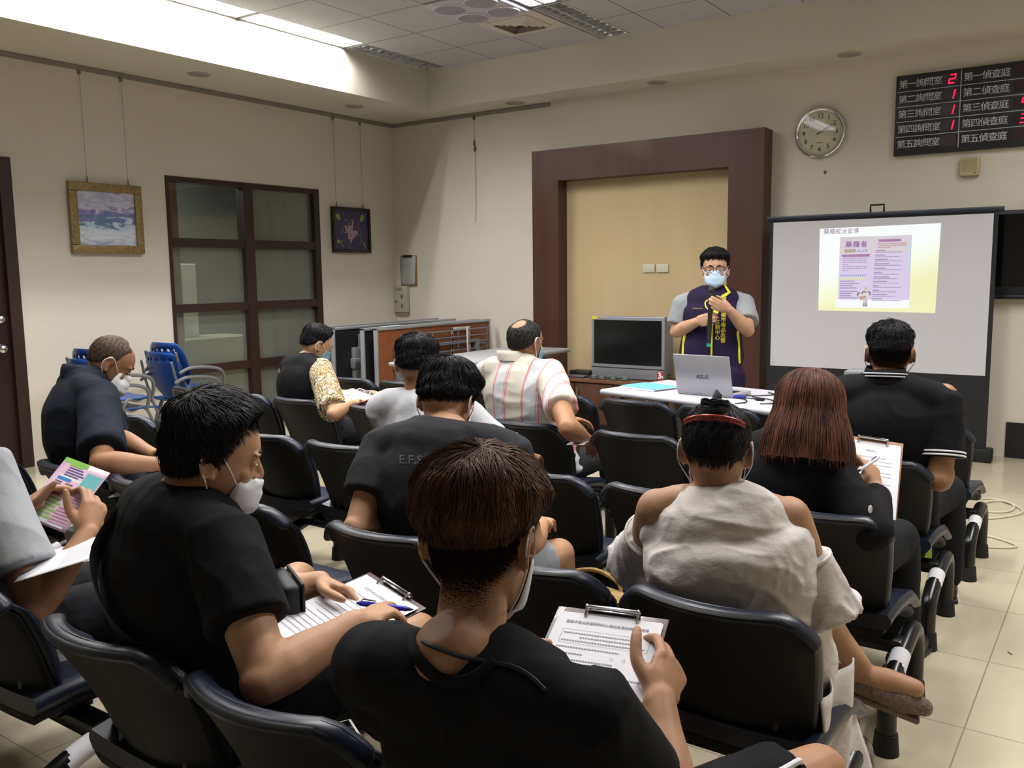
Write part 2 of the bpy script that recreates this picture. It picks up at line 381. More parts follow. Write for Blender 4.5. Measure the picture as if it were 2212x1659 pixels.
# ---------------------------------------------------------------- left wall: door, window
dr = thing('door_1', None, None); dr['kind'] = 'structure'; dr['label'] = 'dark brown door at the left edge'
MB().box((-0.14, DY-0.09, 0), (0.02, DY, DZ)).build('door_frame', darkwood, dr, smooth=False)
MB().box((-0.14, -5.35, DZ-0.09), (0.02, DY-0.09, DZ)).build('door_frame', darkwood, dr, smooth=False)
MB().box((-0.06, -5.35, 0), (-0.02, DY-0.09, DZ-0.09)).build('door_leaf', mat('door_dark', '#2b1b18', 0.4, noise=(12, '#241613', 4, (1, 1, .1))), dr, smooth=False)
hd = MB(); 
for z in (1.165, 0.94):
    hd.ell((0.035, DY-0.175, z), (0.028, 0.034, 0.034)); hd.cyl((-0.02, DY-0.175, z), (0.02, DY-0.175, z), 0.014)
    hd.cyl((-0.02, DY-0.175, z), (-0.012, DY-0.175, z), 0.036)
hd.build('door_handle', chrome, dr)
wn = thing('window_1', None, None); wn['kind'] = 'structure'; wn['label'] = 'brown timber partition window with eight panes'
fr = MB(); MU = -2.08
for y0, y1 in ((WY0, WY0+0.03), (MU-0.055, MU+0.055), (WY1-0.075, WY1)): fr.box((-0.1, y0, 0), (0.012, y1, WZ1))
for z0, z1 in ((WZ1-0.045, WZ1), (1.735, 1.815), (1.145, 1.222), (0.58, 0.655), (0, 0.08)):
    fr.box((-0.095, WY0, z0), (0.008, WY1, z1))
fr.build('window_frame', darkwood, wn, smooth=False)
def glassmat(name, tint, thru, body, gloss, rough):
    m = bpy.data.materials.new(name); m.use_nodes = True; nt = m.node_tree; nt.nodes.clear(); N = nt.nodes.new
    o = N('ShaderNodeOutputMaterial'); tr = N('ShaderNodeBsdfTransparent'); tr.inputs[0].default_value = lin(tint)+(1,); df = N('ShaderNodeBsdfDiffuse'); df.inputs[0].default_value = lin(body)+(1,); gl = N('ShaderNodeBsdfGlossy'); gl.inputs['Roughness'].default_value = rough
    a = N('ShaderNodeMixShader'); a.inputs[0].default_value = thru; nt.links.new(df.outputs[0], a.inputs[1]); nt.links.new(tr.outputs[0], a.inputs[2])
    b = N('ShaderNodeMixShader'); b.inputs[0].default_value = gloss; nt.links.new(a.outputs[0], b.inputs[1]); nt.links.new(gl.outputs[0], b.inputs[2]); nt.links.new(b.outputs[0], o.inputs[0]); MATS[name] = m; return m
frost = glassmat('frosted_glass', '#d8dcd8', 0.70, '#a0a49c', 0.05, 0.25); clear = glassmat('clear_glass', '#e6ecea', 1.0, '#808080', 0.07, 0.02)
zz = [(1.815, WZ1-0.045), (1.222, 1.735), (0.655, 1.145), (0.08, 0.58)]
for r, (z0, z1) in enumerate(zz):
    for c, (y0, y1) in enumerate(((WY0+0.03, MU-0.055), (MU+0.055, WY1-0.075))):
        MB().box((-0.05, y0, z0), (-0.044, y1, z1)).build('pane', clear if r == 0 and c == 0 else frost, wn, smooth=False)
def curtain(y0, y1, x, m, name, lab):
    ys = np.linspace(y0, y1, int((y1-y0)*120)+2); zs = np.linspace(0.05, 2.5, 8)
    P = np.array([[(x+0.018*math.sin(34*y+1.3*math.sin(5*y)), y, z) for y in ys] for z in zs]); o = MB().grid(P).build(name, m, fix=False); 
    sl = o.modifiers.new('s', 'SOLIDIFY'); sl.thickness = 0.004
    return tag(o, lab, 'curtain')
curtain(MU-0.03, -0.9, -0.10, mat('curtain_beige', '#e0d0b0', 0.9), 'curtain', 'beige curtain behind the right panes of the brown window')
curtain(-3.05, -2.74, -0.16, mat('curtain_pink', '#b48a78', 0.9), 'curtain', 'pinkish curtain edge behind the upper left pane')
# the room behind the window
rm = MB(); rm.box((-2.6, -4.6, 0), (-2.5, 0.2, 3.0)); rm.box((-2.6, -4.7, 0), (-0.16, -4.6, 3.0)); rm.box((-2.6, 0.16, 0), (-0.16, 0.26, 3.0)); rm.box((-2.6, -4.7, 2.9), (-0.16, 0.26, 3.0))
rm.box((-2.6, -4.7, -0.1), (-1.2, 0.26, 0)); struct(rm.build('wall_2', mat('back_room', '#55544e', 0.8), smooth=False))
def simple_box(name, lo, hi, m, lab, cat, r=0.006): return tag(MB().rbox(lo, hi, r).build(name, m), lab, cat)
simple_box('filing_cabinet', (-1.0, -3.42, 0), (-0.45, -2.86, 1.68), mat('cabinet_pale', '#eef2f4', 0.5), 'pale cabinet dimly seen through the frosted left panes', 'cabinet')
simple_box('office_desk', (-1.0, -2.72, 0), (-0.42, -1.7, 0.86), mat('desk_pale', '#b8b39c', 0.5), 'pale desk dimly seen through the lower frosted panes', 'desk')
tag(MB().rbox((-0.9, -2.5, 0.86), (-0.83, -2.1, 1.6), 0.01, M=None).build('office_monitor', mat('monitor_pale', '#f2f4f6', 0.5)), 'pale monitor shape behind the frosted middle pane', 'monitor')
ld = bpy.data.lights.new('back_room_fill', 'AREA'); ld.size = 0.9; ld.energy = 95; ld.color = (0.95, 0.98, 1.0)  # added fill light, no visible source; brightens the room behind the panes
lo = bpy.data.objects.new('back_room_fill', ld); COL.objects.link(lo); lo.location = (-1.3, -2.2, 2.85)

# ---------------------------------------------------------------- pictures
def framed(name, label, y0, y1, z0, z1, fw, fm, face, wires, sizes):
    t = thing(name, label, 'picture', (0, (y0+y1)/2, z0))
    yc = (y0+y1)/2; a, b, h = y0-yc, y1-yc, z1-z0
    fr = MB()
    for lo, hi in (((0.008, a, 0), (0.045, b, fw)), ((0.008, a, h-fw), (0.045, b, h)), ((0.008, a, fw), (0.045, a+fw, h-fw)), ((0.008, b-fw, fw), (0.045, b, h-fw))): fr.rbox(lo, hi, 0.008)
    fo = fr.build('frame', fm, t)
    MB().box((0.01, a+fw-0.002, fw-0.002), (0.026, b-fw+0.002, h-fw+0.002)).build('canvas', face, t, smooth=False)
    for wy in wires:
        k = MB(); k.tube([(0.016, wy-yc, ZS-0.03-z0), (0.02, wy-yc, h+0.0)], 0.0016, 6); k.rbox((0.006, wy-yc-0.01, ZS-0.075-z0), (0.026, wy-yc+0.01, ZS-0.036-z0), 0.004); k.tube([(0.024, wy-yc, h-0.004), (0.024, wy-yc, h+0.045)], 0.006, 6)
        k.build('hanging_wire', mat('wire_grey', '#7d7a6e', 0.4), t)
    return t, (a, b, h)
gold = mat('gilt_frame', '#a08a5c', 0.42, 0.3, noise=(60, '#77633c', 4), bump=(70, 0.7, 0.006))
seam = bpy.data.materials.new('seascape_paint'); seam.use_nodes = True
nt = seam.node_tree; b = nt.nodes['Principled BSDF']; b.inputs['Roughness'].default_value = 0.25
tc = nt.nodes.new('ShaderNodeTexCoord'); mp = nt.nodes.new('ShaderNodeMapping'); mp.inputs['Scale'].default_value = (1, 2.2, 7); nt.links.new(tc.outputs['Object'], mp.inputs[0])
nz = nt.nodes.new('ShaderNodeTexNoise'); nz.inputs['Scale'].default_value = 2.3; nz.inputs['Detail'].default_value = 5; nz.inputs['Distortion'].default_value = 1.2; nt.links.new(mp.outputs[0], nz.inputs['Vector'])
sx = nt.nodes.new('ShaderNodeSeparateXYZ'); nt.links.new(tc.outputs['Object'], sx.inputs[0])
ad = nt.nodes.new('ShaderNodeMath'); ad.operation = 'MULTIPLY_ADD'; nt.links.new(nz.outputs['Fac'], ad.inputs[0]); ad.inputs[1].default_value = 0.42
nt.links.new(sx.outputs[2], ad.inputs[2])
rp = nt.nodes.new('ShaderNodeValToRGB'); e = rp.color_ramp.elements
for i, (p, c) in enumerate(((0.26, '#a9b4dc'), (0.36, '#e2e8f4'), (0.44, '#c2d6e8'), (0.475, '#5f86a4'), (0.53, '#8076bc'), (0.575, '#a5a1d0'), (0.60, '#d2d0e2'), (0.66, '#a8add0'), (0.69, '#dcdcea'), (0.76, '#5470be'))):
    if i < 2: q = e[i]; q.position = p
    else: q = e.new(p)
    q.color = lin(c)+(1,)
nt.links.new(ad.outputs[0], rp.inputs[0]); nt.links.new(rp.outputs[0], b.inputs['Base Color'])
framed('framed_picture', 'gilt framed blue seascape painting hung by the dark door', -3.86, -3.222, 1.668, 2.238, 0.068, gold, seam, (-3.69, -3.33), None)
t, (a, b_, h) = framed('framed_picture', 'small dark framed painting of pink petals right of the window', -1.01, -0.436, 1.708, 2.192, 0.034, mat('black_frame', '#1d1715', 0.35), mat('night_blue', '#37305a', 0.4, noise=(6, '#2f2a4c', 5)), (-0.93, -0.53), None)
pk = MB(); rr = random.Random(4)
for i in range(46):
    an = rr.uniform(0, 6.28); L = rr.uniform(0.04, 0.12)*(1.25 if rr.random() < .25 else 1); cyy, czz = -0.02+rr.gauss(0, .012), h*0.46+rr.gauss(0, .012)
    d = V(0, math.cos(an), math.sin(an)); e2 = V(0, -math.sin(an), math.cos(an)); p0 = V(0.0275, cyy, czz); bend = rr.uniform(-.03, .03)
    P = [[p0+d*L*s+e2*(bend*s*s+wv*0.012*math.sin(math.pi*min(1, s*.9+.1))) for wv in (-1, 1)] for s in np.linspace(0, 1, 6)]; pk.grid(np.array(P)+V(0.00004*i, 0, 0))
pk.build('painted_petals', mat('petal_pink', '#bd929e', 0.5, noise=(30, '#94838f', 3)), t, fix=False)
sw = MB(); 
for pts in ([(-.11, .34), (-.07, .36), (-.05, .31), (.03, .36), (.06, .27)], [(-.15, .2), (-.12, .27), (-.05, .28)], [(.12, .34), (.1, .27), (.15, .22), (.13, .16), (.15, .12), (.1, .1)], [(-.17, .13), (-.14, .12)], [(-.05, .08), (-.03, .05), (-.05, .04)]):
    sw.tube(smoothpath([(0.0275, y, z) for y, z in pts], 5), 0.0028, 5)
sw.build('painted_squiggles', mat('squiggle_grey', '#8f9088', 0.5), t)
gl = MB()
for y, z, r in ((-.2, .385, .03), (-.185, .365, .025), (.17, .385, .034), (.155, .36, .025), (-.2, .12, .022), (-.165, .105, .014), (-.14, .075, .013), (.19, .1, .016), (.2, .075, .01), (.2, .06, .006)): gl.ell((0.027, y, z), (0.0012, r, r*.9), nu=12, nv=6)
gl.build('painted_leaves', mat('leaf_green', '#7d9a4c', 0.5), t)

# ---------------------------------------------------------------- front wall fittings
t = thing('wooden_surround', 'dark red-brown wooden surround framing a tan wall panel', 'wall panel', (0, 0, 0))
PD = -0.2
sf = MB()
sf.box((2.04, PD, 0), (2.345, -0.0, 2.665)); sf.box((4.09, PD, 0), (4.404, -0.0, 2.665)); sf.box((2.345, PD, 2.362), (4.09, -0.0, 2.665))
sf.build('surround_frame', woodm, t, smooth=False)
MB().box((2.345, -0.035, 0), (4.09, 0, 2.362)).build('panel', tanm, t, smooth=False)
for i, x0 in enumerate((3.195, 3.335)):
    p = MB(); p.rbox((x0, -0.05, 1.455), (x0+0.125, -0.035, 1.535), 0.006)
    tag(p.build('blank_plate', mat('plate_cream', '#c9c3ad', 0.4)), ('left' if i == 0 else 'right')+' of two blank cream plates on the tan panel', 'wall plate')
# notice clipboard and breaker box by the corner
t = thing('wall_clipboard', 'orange-backed clipboard with a printed sheet on the wall by the corner', 'clipboard', (0.3, -0.005, 1.335)); 
x0 = wallx = 0.085
MB().rbox((-0.215, -0.012, 0.0), (0.03, -0.004, 0.345), 0.004).build('board', mat('board_orange', '#9c6a35', 0.6), t)
P = np.array([[(-0.205+0.225*u+0.01*(v-.5)*u, -0.016-0.012*(1-v)*u, 0.01+0.325*v) for u in np.linspace(0, 1, 5)] for v in np.linspace(0, 1, 8)]); o = MB().grid(P).build('sheet', mat('notice_paper', '#b6b6b2', 0.8), t, fix=False); o.modifiers.new('s', 'SOLIDIFY').thickness = 0.001
k = MB()
for i in range(15):
    z = 0.3-i*0.0175; u0 = 0.12+0.05*R_.random(); u1 = 0.6+0.35*R_.random(); k.box((-0.2+.2*u0, -0.031, z), (-0.2+.2*u1, -0.03, z+0.004))
k.build('print', mat('notice_ink', '#8b8c90', 0.8), t, smooth=False)
MB().rbox((-0.16, -0.03, 0.325), (-0.03, -0.008, 0.352), 0.004).build('clip', blackpl, t)
t = thing('breaker_box', 'grey metal switch panel on the wall below the orange clipboard', 'switch panel', (0, 0, 1.0))
MB().rbox((0.005, -0.05, 0.03), (0.205, 0, 0.335), 0.006).build('cover', mat('panel_grey', '#a9a898', 0.5), t)
MB().rbox((0.02, -0.035, 0.0), (0.195, 0, 0.032), 0.004).build('base', mat('panel_tan', '#96886a', 0.6), t)
k = MB()
for x in (0.045, 0.078, 0.11): k.rbox((x, -0.054, 0.278), (x+0.014, -0.048, 0.312), 0.003)
for z in (0.19, 0.085): k.rbox((0.112, -0.056, z), (0.138, -0.048, z+0.044), 0.006)
k.cyl((0.042, -0.058, 0.155), (0.042, -0.048, 0.155), 0.014); k.build('switch', mat('switch_dark', '#5d6058', 0.5), t)
# wall marks and dangling thread
t = MB(); t.ell((4.86, -0.004, 2.275), (0.012, 0.006, 0.014)); tag(t.build('wall_plug', mat('plug_brown', '#6b3f2e', 0.6)), 'tiny brown wall plug below the clock', 'wall plug')
# clock
t = thing('wall_clock', 'round white-faced wall clock with chrome rim and black numerals', 'clock', (4.815, -0.0, 2.6))
rc = 0.192
m = MB(); m.tube([(rc*math.cos(a), -0.028, rc*math.sin(a)) for a in np.linspace(0, 2*math.pi, 64, endpoint=False)], (0.013), 10, closed=True)
m.tube([(rc*math.cos(a), -0.014, rc*math.sin(a)) for a in np.linspace(0, 2*math.pi, 64, endpoint=False)], (0.014), 10, closed=True); m.build('rim', chrome, t)
MB().cyl((0, -0.024, 0), (0, 0.0, 0), rc-0.004, 64).build('dial', mat('clock_face', '#dedeb8', 0.5), t)
k = MB()
for i in range(1, 13):
    a = math.pi/2-i*math.pi/6; text_on(k, str(i), 0.052, (0.135*math.cos(a), -0.0245, 0.135*math.sin(a)), (1, 0, 0), (0, 0, 1), bold=0.0012, lift=0.0006)
for i in range(60):
    a = i*math.pi/30; rr_ = 0.163 if i % 5 else 0.158; u = V(math.cos(a), 0, math.sin(a)); n_ = V(-math.sin(a), 0, math.cos(a)); hw = 0.0007 if i % 5 else 0.0016
    p = [u*rr_-n_*hw, u*rr_+n_*hw, u*0.171+n_*hw, u*0.171-n_*hw]; k.add(np.array(p)+V(0, -0.0252, 0), [(0, 1, 2, 3)])
quad(k, -0.025, -0.085, 0.025, -0.08, -0.0252)
k.build('numerals', blackm, t, smooth=False, fix=False)
def hand(L, wdt, hour, nm, y, m):
    a = math.pi/2-hour*math.pi/6; u = V(math.cos(a), 0, math.sin(a)); n_ = V(-math.sin(a), 0, math.cos(a)); q = MB()
    v = [p+V(0, yy, 0) for yy in (y, y-0.002) for p in (-u*0.03-n_*wdt, -u*0.03+n_*wdt, u*L+n_*wdt*.5, u*L-n_*wdt*.5)]
    q.add(v, [(0, 1, 2, 3), (7, 6, 5, 4), (0, 4, 5, 1), (1, 5, 6, 2), (2, 6, 7, 3), (3, 7, 4, 0)]); q.build(nm, m, t, smooth=False)
hand(0.085, 0.0045, 2.1, 'hour_hand', -0.027, mat('hand_grey', '#6a6a60', 0.4)); hand(0.125, 0.0035, 1.95, 'minute_hand', -0.030, blackm); hand(0.14, 0.001, 2.85, 'second_hand', -0.033, mat('hand_light', '#8d8d80', 0.4))
MB().cyl((0, -0.037, 0), (0, -0.036, 0), rc-0.006, 48).build('glass', glassmat('clock_glass', '#ffffff', 1.0, '#808080', 0.10, 0.03), t)
# LED call board
t = thing('display_board', 'black room-call board with white characters and red LED numerals', 'sign', (0, 0, 0))
X0, Z0, Z1, X2 = 5.405, 2.355, 2.972, 6.33
MB().rbox((X0, -0.05, Z0), (X2, 0, Z1), 0.004).build('panel', mat('board_black', '#1b1d20', 0.4), t)
ln = MB(); mid = 5.87; 
for z in np.linspace(Z1-0.012, Z0+0.03, 6)[1:-1]: quad(ln, X0+0.012, z-0.0025, X2-0.01, z+0.0025, -0.0508)
quad(ln, mid-0.003, Z0+0.03, mid+0.003, Z1-0.012, -0.0509); ln.build('grid_lines', mat('board_line', '#b4b7b9', 0.5), t, smooth=False, fix=False)
num = '一二三四五'; rows = np.linspace(Z1-0.012, Z0+0.03, 6); rowc = (rows[1:]+rows[:-1])/2; btxt = mat('board_text', '#c9ccce', 0.6)
for i in range(5):
    for x_, word in ((X0+0.055, '詢問室'), (mid+0.05, '偵查庭')):
        ch = MB()
        for j, chs in enumerate('第'+num[i]+word): text_on(ch, chs, 0.068, (x_+j*0.062, -0.0512, rowc[i]-0.004), (1, 0, 0), (0, 0, 1))
        ch.build('lettering', btxt, t, smooth=False, fix=False)
SEG = {'1': 'bc', '2': 'abged', '3': 'abgcd', '4': 'fgbc'}
ledm = mat('led_red', '#ff1030', 0.4, emit=('#ff1535', 2.6)); winm = mat('led_window', '#2a1216', 0.3)
def digit(c, x, z, s):
    led = MB(); H, W = 0.062, 0.036; sk = 0.2; th = 0.0085
    def P(u, v): return (x+u*W+sk*v*H, z+v*H)
    L = {'a': ((0, .5), (1, .5)), 'g': ((0, 0), (1, 0)), 'd': ((0, -.5), (1, -.5)), 'f': ((0, 0), (0, .5)), 'b': ((1, 0), (1, .5)), 'e': ((0, -.5), (0, 0)), 'c': ((1, -.5), (1, 0))}
    for q in SEG[c]:
        (u0, v0), (u1, v1) = L[q]; p0 = V(*P(u0, v0)); p1 = V(*P(u1, v1)); d = unit(p1-p0); n_ = V(-d[1], d[0])*th/2; p0 = p0-d*th*.3; p1 = p1+d*th*.3
        led.add([(a[0], -0.0518, a[1]) for a in (p0-n_, p1-n_, p1+n_, p0+n_)], [(0, 1, 2, 3)])
    led.build('led_digit', ledm, t, smooth=False, fix=False)
for i, c in enumerate('2111'): digit(c, 5.79, rowc[i], 1)
for i, c in enumerate('11431'): digit(c, 6.285, rowc[i], 1)
for i in range(5):
    for xa, xb in ((5.735, 5.852), (6.225, X2-0.002)): win = MB(); quad(win, xa, rowc[i]-0.043, xb, rowc[i]+0.043, -0.0511); win.build('led_window', winm, t, smooth=False, fix=False)
# small wall speaker
t = thing('wall_speaker', 'small beige square wall speaker under the display board', 'speaker', (5.957, 0, 2.232))
MB().rbox((-0.066, -0.055, -0.068), (0.066, 0, 0.068), 0.008).build('case', mat('speaker_beige', '#b9ad82', 0.5), t)
g = MB()
for k in range(11): g.box((-0.052, -0.058, -0.035+k*0.009), (0.052, -0.054, -0.031+k*0.009))
g.build('grille', mat('speaker_slat', '#a89c72', 0.5), t, smooth=False)
MB().box((0.03, -0.057, -0.052), (0.05, -0.054, -0.048)).build('badge', blackm, t, smooth=False)
# wall tv behind the screen, right edge
t = thing('wall_television', 'black flat television on the wall, cut off by the right edge', 'television', (6.75, 0, 1.57))
MB().rbox((-0.7, -0.09, -0.32), (0.7, -0.03, 0.32), 0.01).build('bezel', blackpl, t)
MB().box((-0.67, -0.0915, -0.25), (0.67, -0.09, 0.29)).build('tv_screen', blackgl, t, smooth=False)
MB().rbox((-0.2, -0.03, -0.15), (0.2, 0, 0.15), 0.005).build('wall_bracket', blackm, t)
MB().rbox((-0.66, -0.1, -0.345), (0.66, -0.06, -0.31), 0.012).build('speaker_bar', blackpl, t)
# ---------------------------------------------------------------- beam benches
PITCH, SW = 0.507, 0.468
def make_bench():
    t = thing('seating_bench', 'x', 'bench', (0, 0, 0), 0, 'three-seat beam benches')
    for i in range(3):
        c = SW/2+i*PITCH
        # backrest: black shell behind, navy pad in front with a rolled top
        def back(u, v, off):                      # u -1..1, v 0 (bottom) .. 1 (top)
            hw = (0.188+0.040*v**0.9)
            y = 0.205-0.205*v+0.015*math.sin(math.pi*v)+0.085*u*u*(0.3+0.7*v)+off
            z = 0.335+0.40*v
            e = abs(u)
            if v > 0.78: z -= 0.085*max(0, e-0.66)**2*6*(v-0.78)/0.22
            if v < 0.2: z += 0.05*max(0, e-0.6)**2*4*(0.2-v)/0.2
            return (c+u*hw, y, z)
        us = np.sin(np.linspace(-math.pi/2, math.pi/2, 17)); vv = np.linspace(0, 1, 13)
        A = np.array([[back(u, v, 0) for u in us] for v in vv]); B = np.array([[back(u, v, 0.022) for u in us] for v in vv])
        def slab(P, Q, r):
            m = MB(); n = P.shape[1]; k = P.shape[0]
            ring = []
            for X in (P, Q): ring.append(X)
            m.grid(P); m.grid(Q[:, ::-1])
            # rounded rim
            loopP = [P[0, j] for j in range(n)]+[P[i_, n-1] for i_ in range(1, k)]+[P[k-1, j] for j in range(n-2, -1, -1)]+[P[i_, 0] for i_ in range(k-2, 0, -1)]
            loopQ = [Q[0, j] for j in range(n)]+[Q[i_, n-1] for i_ in range(1, k)]+[Q[k-1, j] for j in range(n-2, -1, -1)]+[Q[i_, 0] for i_ in range(k-2, 0, -1)]
            LP, LQ = np.array(loopP), np.array(loopQ); cen = (LP.mean(0)+LQ.mean(0))/2; out = (LP+LQ)/2-cen; out[:, 1] = 0; out = out/np.linalg.norm(out, axis=1)[:, None]
            rings = [LP*(1-s)+LQ*s+out*r*math.sin(math.pi*s) for s in np.linspace(0, 1, 7)]
            m.grid(np.array(rings), closed_u=True)
            return m
        bk = slab(A, B, 0.006).build('backrest', seatsh, t, angle=50)
        C_ = np.array([[back(u*0.985, 0.10+0.90*v, 0.024) for u in us] for v in vv]); D_ = np.array([[back(u*0.97, 0.10+0.895*v, 0.042+0.022*math.sin(math.pi*min(1, v*1.02))) for u in us] for v in vv])
        pd = slab(C_, D_, 0.012).build('pad', navyv, bk, angle=60)
        # top roll folded over the shell
        tr = np.array([back(u*0.98, 1.0, 0.028) for u in us]); tr[:, 2] -= 0.006; rr = [(0.035, 0.02)]*len(tr)
        MB().tube(tr, [(0.025, 0.0155)]*17, 12, ref=(0, 1, 0)).build('top_roll', navyv, bk)
        # seat
        def cush(u, v, dz):                       # v 0 rear .. 1 front
            hw = 0.215+0.02*v; y = 0.165+0.385*v; e = abs(u)
            z = 0.385+0.022*math.sin(math.pi*min(1, v+0.15))+0.012*u*u+dz
            if v > 0.7: z -= 0.05*((v-0.7)/0.3)**2.2
            return (c+u*hw, y-0.03*max(0, e-0.6)*(1 if v > .8 else 0), z)
        A = np.array([[cush(u, v, 0.012) for u in us] for v in vv]); B = np.array([[cush(u*0.99, v, -0.036 if v < .95 else -0.02) for u in us] for v in vv])
        st = slab(A, B, 0.014).build('seat', navyv, t, angle=60)
        A = np.array([[cush(u*0.97, v*0.97, -0.038) for u in us] for v in vv]); B = np.array([[cush(u*0.9, v*0.94+0.02, -0.066) for u in us] for v in vv])
        slab(A, B, 0.006).build('seat_pan', seatsh, st, angle=50)
        for s in (-1, 1): MB().tube(smoothpath([(c+s*0.12, 0.2, 0.5), (c+s*0.12, 0.19, 0.40), (c+s*0.12, 0.24, 0.32), (c+s*0.12, 0.45, 0.325)], 5), (0.012), 8).build('seat_bracket', legm, t)
        MB().box((c-0.1, 0.28, 0.285), (c+0.1, 0.38, 0.325)).build('seat_clamp', legm, t, smooth=False)
    x1 = 2*PITCH+SW
    MB().rbox((-0.005, 0.30, 0.245), (x1+0.0, 0.37, 0.29), 0.008).build('beam', legm, t)
    for x in (0.23, x1+0.0):
        p = smoothpath([(x, 0.13, 0.03), (x, 0.13, 0.14), (x, 0.15, 0.19), (x, 0.25, 0.235), (x, 0.43, 0.272), (x, 0.505, 0.262), (x, 0.54, 0.21), (x, 0.545, 0.12), (x, 0.545, 0.03)], 6)
        lf = MB().tube(p, 0.029, 14).build('leg_frame', legm, t)
        for y in (0.13, 0.545): MB().tube([(x, y, 0.0), (x, y, 0.02), (x, y, 0.065)], [0.04, 0.038, 0.034], 16, cap='flat').build('rubber_foot', rubber, lf)
        q = smoothpath([(x, 0.22, 0.223), (x, 0.26, 0.238), (x, 0.30, 0.249)], 4)
        if x > 1: MB().tube(q, 0.0302, 14, cap=False).build('tape_label', paper, lf, fix=False)
    return t
ROWY = {'front': -3.335, 'second': -4.27, 'third': -5.15, 'fourth': -6.02, 'fifth': -6.88}
XR0, XM0, XL0 = 5.0, 3.375, 1.735
spots = [('front', XR0, 0.02), ('front', XM0+0.12, 0), ('front', XL0, 0), ('second', XR0-0.015, 0), ('second', XM0-0.005, 0), ('second', XL0, 0),
         ('third', XR0+0.025, 0), ('third', XM0+0.125, 0.0), ('third', XL0+0.13, 0), ('fourth', XR0+0.06, 0), ('fourth', XM0+0.015, 0), ('fourth', XL0-0.13, 0), ('fifth', XR0+0.085, 0), ('fifth', XM0, 0)]
side = {0: 'right', 1: 'middle', 2: 'left'}
bench0 = make_bench(); nb = {}
for n, (row, x, dx) in enumerate(spots):
    k = nb.get(row, 0); nb[row] = k+1
    o = bench0 if n == 0 else dup(bench0)
    o.location = (x, ROWY[row], 0)
    o['label'] = {'front': 'front row', 'second': 'second row', 'third': 'third row', 'fourth': 'fourth row', 'fifth': 'rear row nearest the camera'}[row]+' three-seat navy bench in the '+side[k]+' block'

# ---------------------------------------------------------------- desk, laptop and what lies on it
deskm = mat('desk_top', '#b5b4bc', 0.45, bump=(300, .05, .0008)); a = math.atan2(-0.26, 1.15)
t = thing('front_desk', 'white-topped desk with rounded edge in front of the standing speaker', 'desk', (4.335, -2.93, 0), -0.235)
MB().rbox((0, 0, 0.705), (1.62, 0.68, 0.74), 0.016, 4).build('desk_top', deskm, t)
for x in (0.12, 1.5):
    l = MB(); l.rbox((x-0.03, 0.34, 0.03), (x+0.03, 0.66, 0.06), 0.008); l.rbox((x-0.022, 0.44, 0.06), (x+0.022, 0.52, 0.705), 0.006); l.rbox((x-0.02, 0.08, 0.675), (x+0.02, 0.6, 0.705), 0.005)
    for y in (0.37, 0.63): l.cyl((x, y, 0), (x, y, 0.03), 0.02, 12)
    l.build('leg', mat('desk_leg', '#77797e', 0.4, .3), t)
MB().rbox((0.14, 0.56, 0.38), (1.48, 0.58, 0.69), 0.004).build('modesty_panel', mat('modesty_grey', '#7c756c', 0.5), t)
MB().rbox((0.16, 0.46, 0.12), (1.46, 0.5, 0.18), 0.005).build('cross_bar', mat('desk_leg', '#77797e'), t)
# laptop, lid seen from behind
lp = thing('laptop', 'open silver laptop with its lid facing the seats', 'laptop', (4.845, -2.885, 0.742), -0.09)
silver = mat('laptop_silver', '#a9aab0', 0.38, 0.35)
MB().rbox((0, 0, 0), (0.36, 0.24, 0.018), 0.006).build('base', silver, lp)
kk = MB()
for r in range(5):
    for c in range(14): kk.box((0.03+c*0.0215, 0.06+r*0.021, 0.018), (0.048+c*0.0215, 0.078+r*0.021, 0.0195))
kk.build('keyboard', blackpl, lp, smooth=False)
tl = math.radians(14); Ml = frame((0, 0.0, 0.012), (1, 0, 0), (0, math.cos(tl), math.sin(tl)), (0, -math.sin(tl), math.cos(tl)))
Ml = frame((0, 0.004, 0.012), (1, 0, 0), (0, math.cos(tl), -math.sin(tl)*-1), (0, -math.sin(tl), math.cos(tl)))
lid = MB().rbox((0, -0.008, 0), (0.36, 0, 0.238), 0.004, M=Ml).build('lid', silver, lp)
MB().box((0.012, 0.0, 0.015), (0.348, 0.0006, 0.228), M=Ml).build('lid_screen', mat('laptop_glass', '#1a2028', 0.2, emit=('#9db2d8', 0.12)), lid, smooth=False)
lg = MB(); o0 = xf(Ml, [(0.18, -0.0085, 0.105)])[0]; text_on(lg, 'ASUS', 0.034, o0, Ml[:3, 0], Ml[:3, 2], bold=0.0008, lift=0.0004, spacing=1.05)
lg.build('logo', mat('logo_dark', '#54555b', 0.3, .5), lid, smooth=False, fix=False)
# blue booklets
for i, (z, dx, m, lb) in enumerate(((0.741, 0, paper, 'white sheaf lying under the light blue booklet'), (0.749, 0.015, mat('booklet_blue', '#62b4d8', 0.6), 'light blue booklet lying on the front desk left of the laptop'))):
    p = thing('booklet', lb, 'booklet', (4.41+dx, -2.8+dx*.6, z), -0.33+0.02*i)
    MB().rbox((0, 0, 0), (0.29, 0.21, 0.007 if i else 0.008), 0.002).build('cover' if i else 'pages', m, p)
    if i: MB().box((0.004, 0.003, 0.0015), (0.2912, 0.207, 0.0055)).build('pages', paper, p, smooth=False)
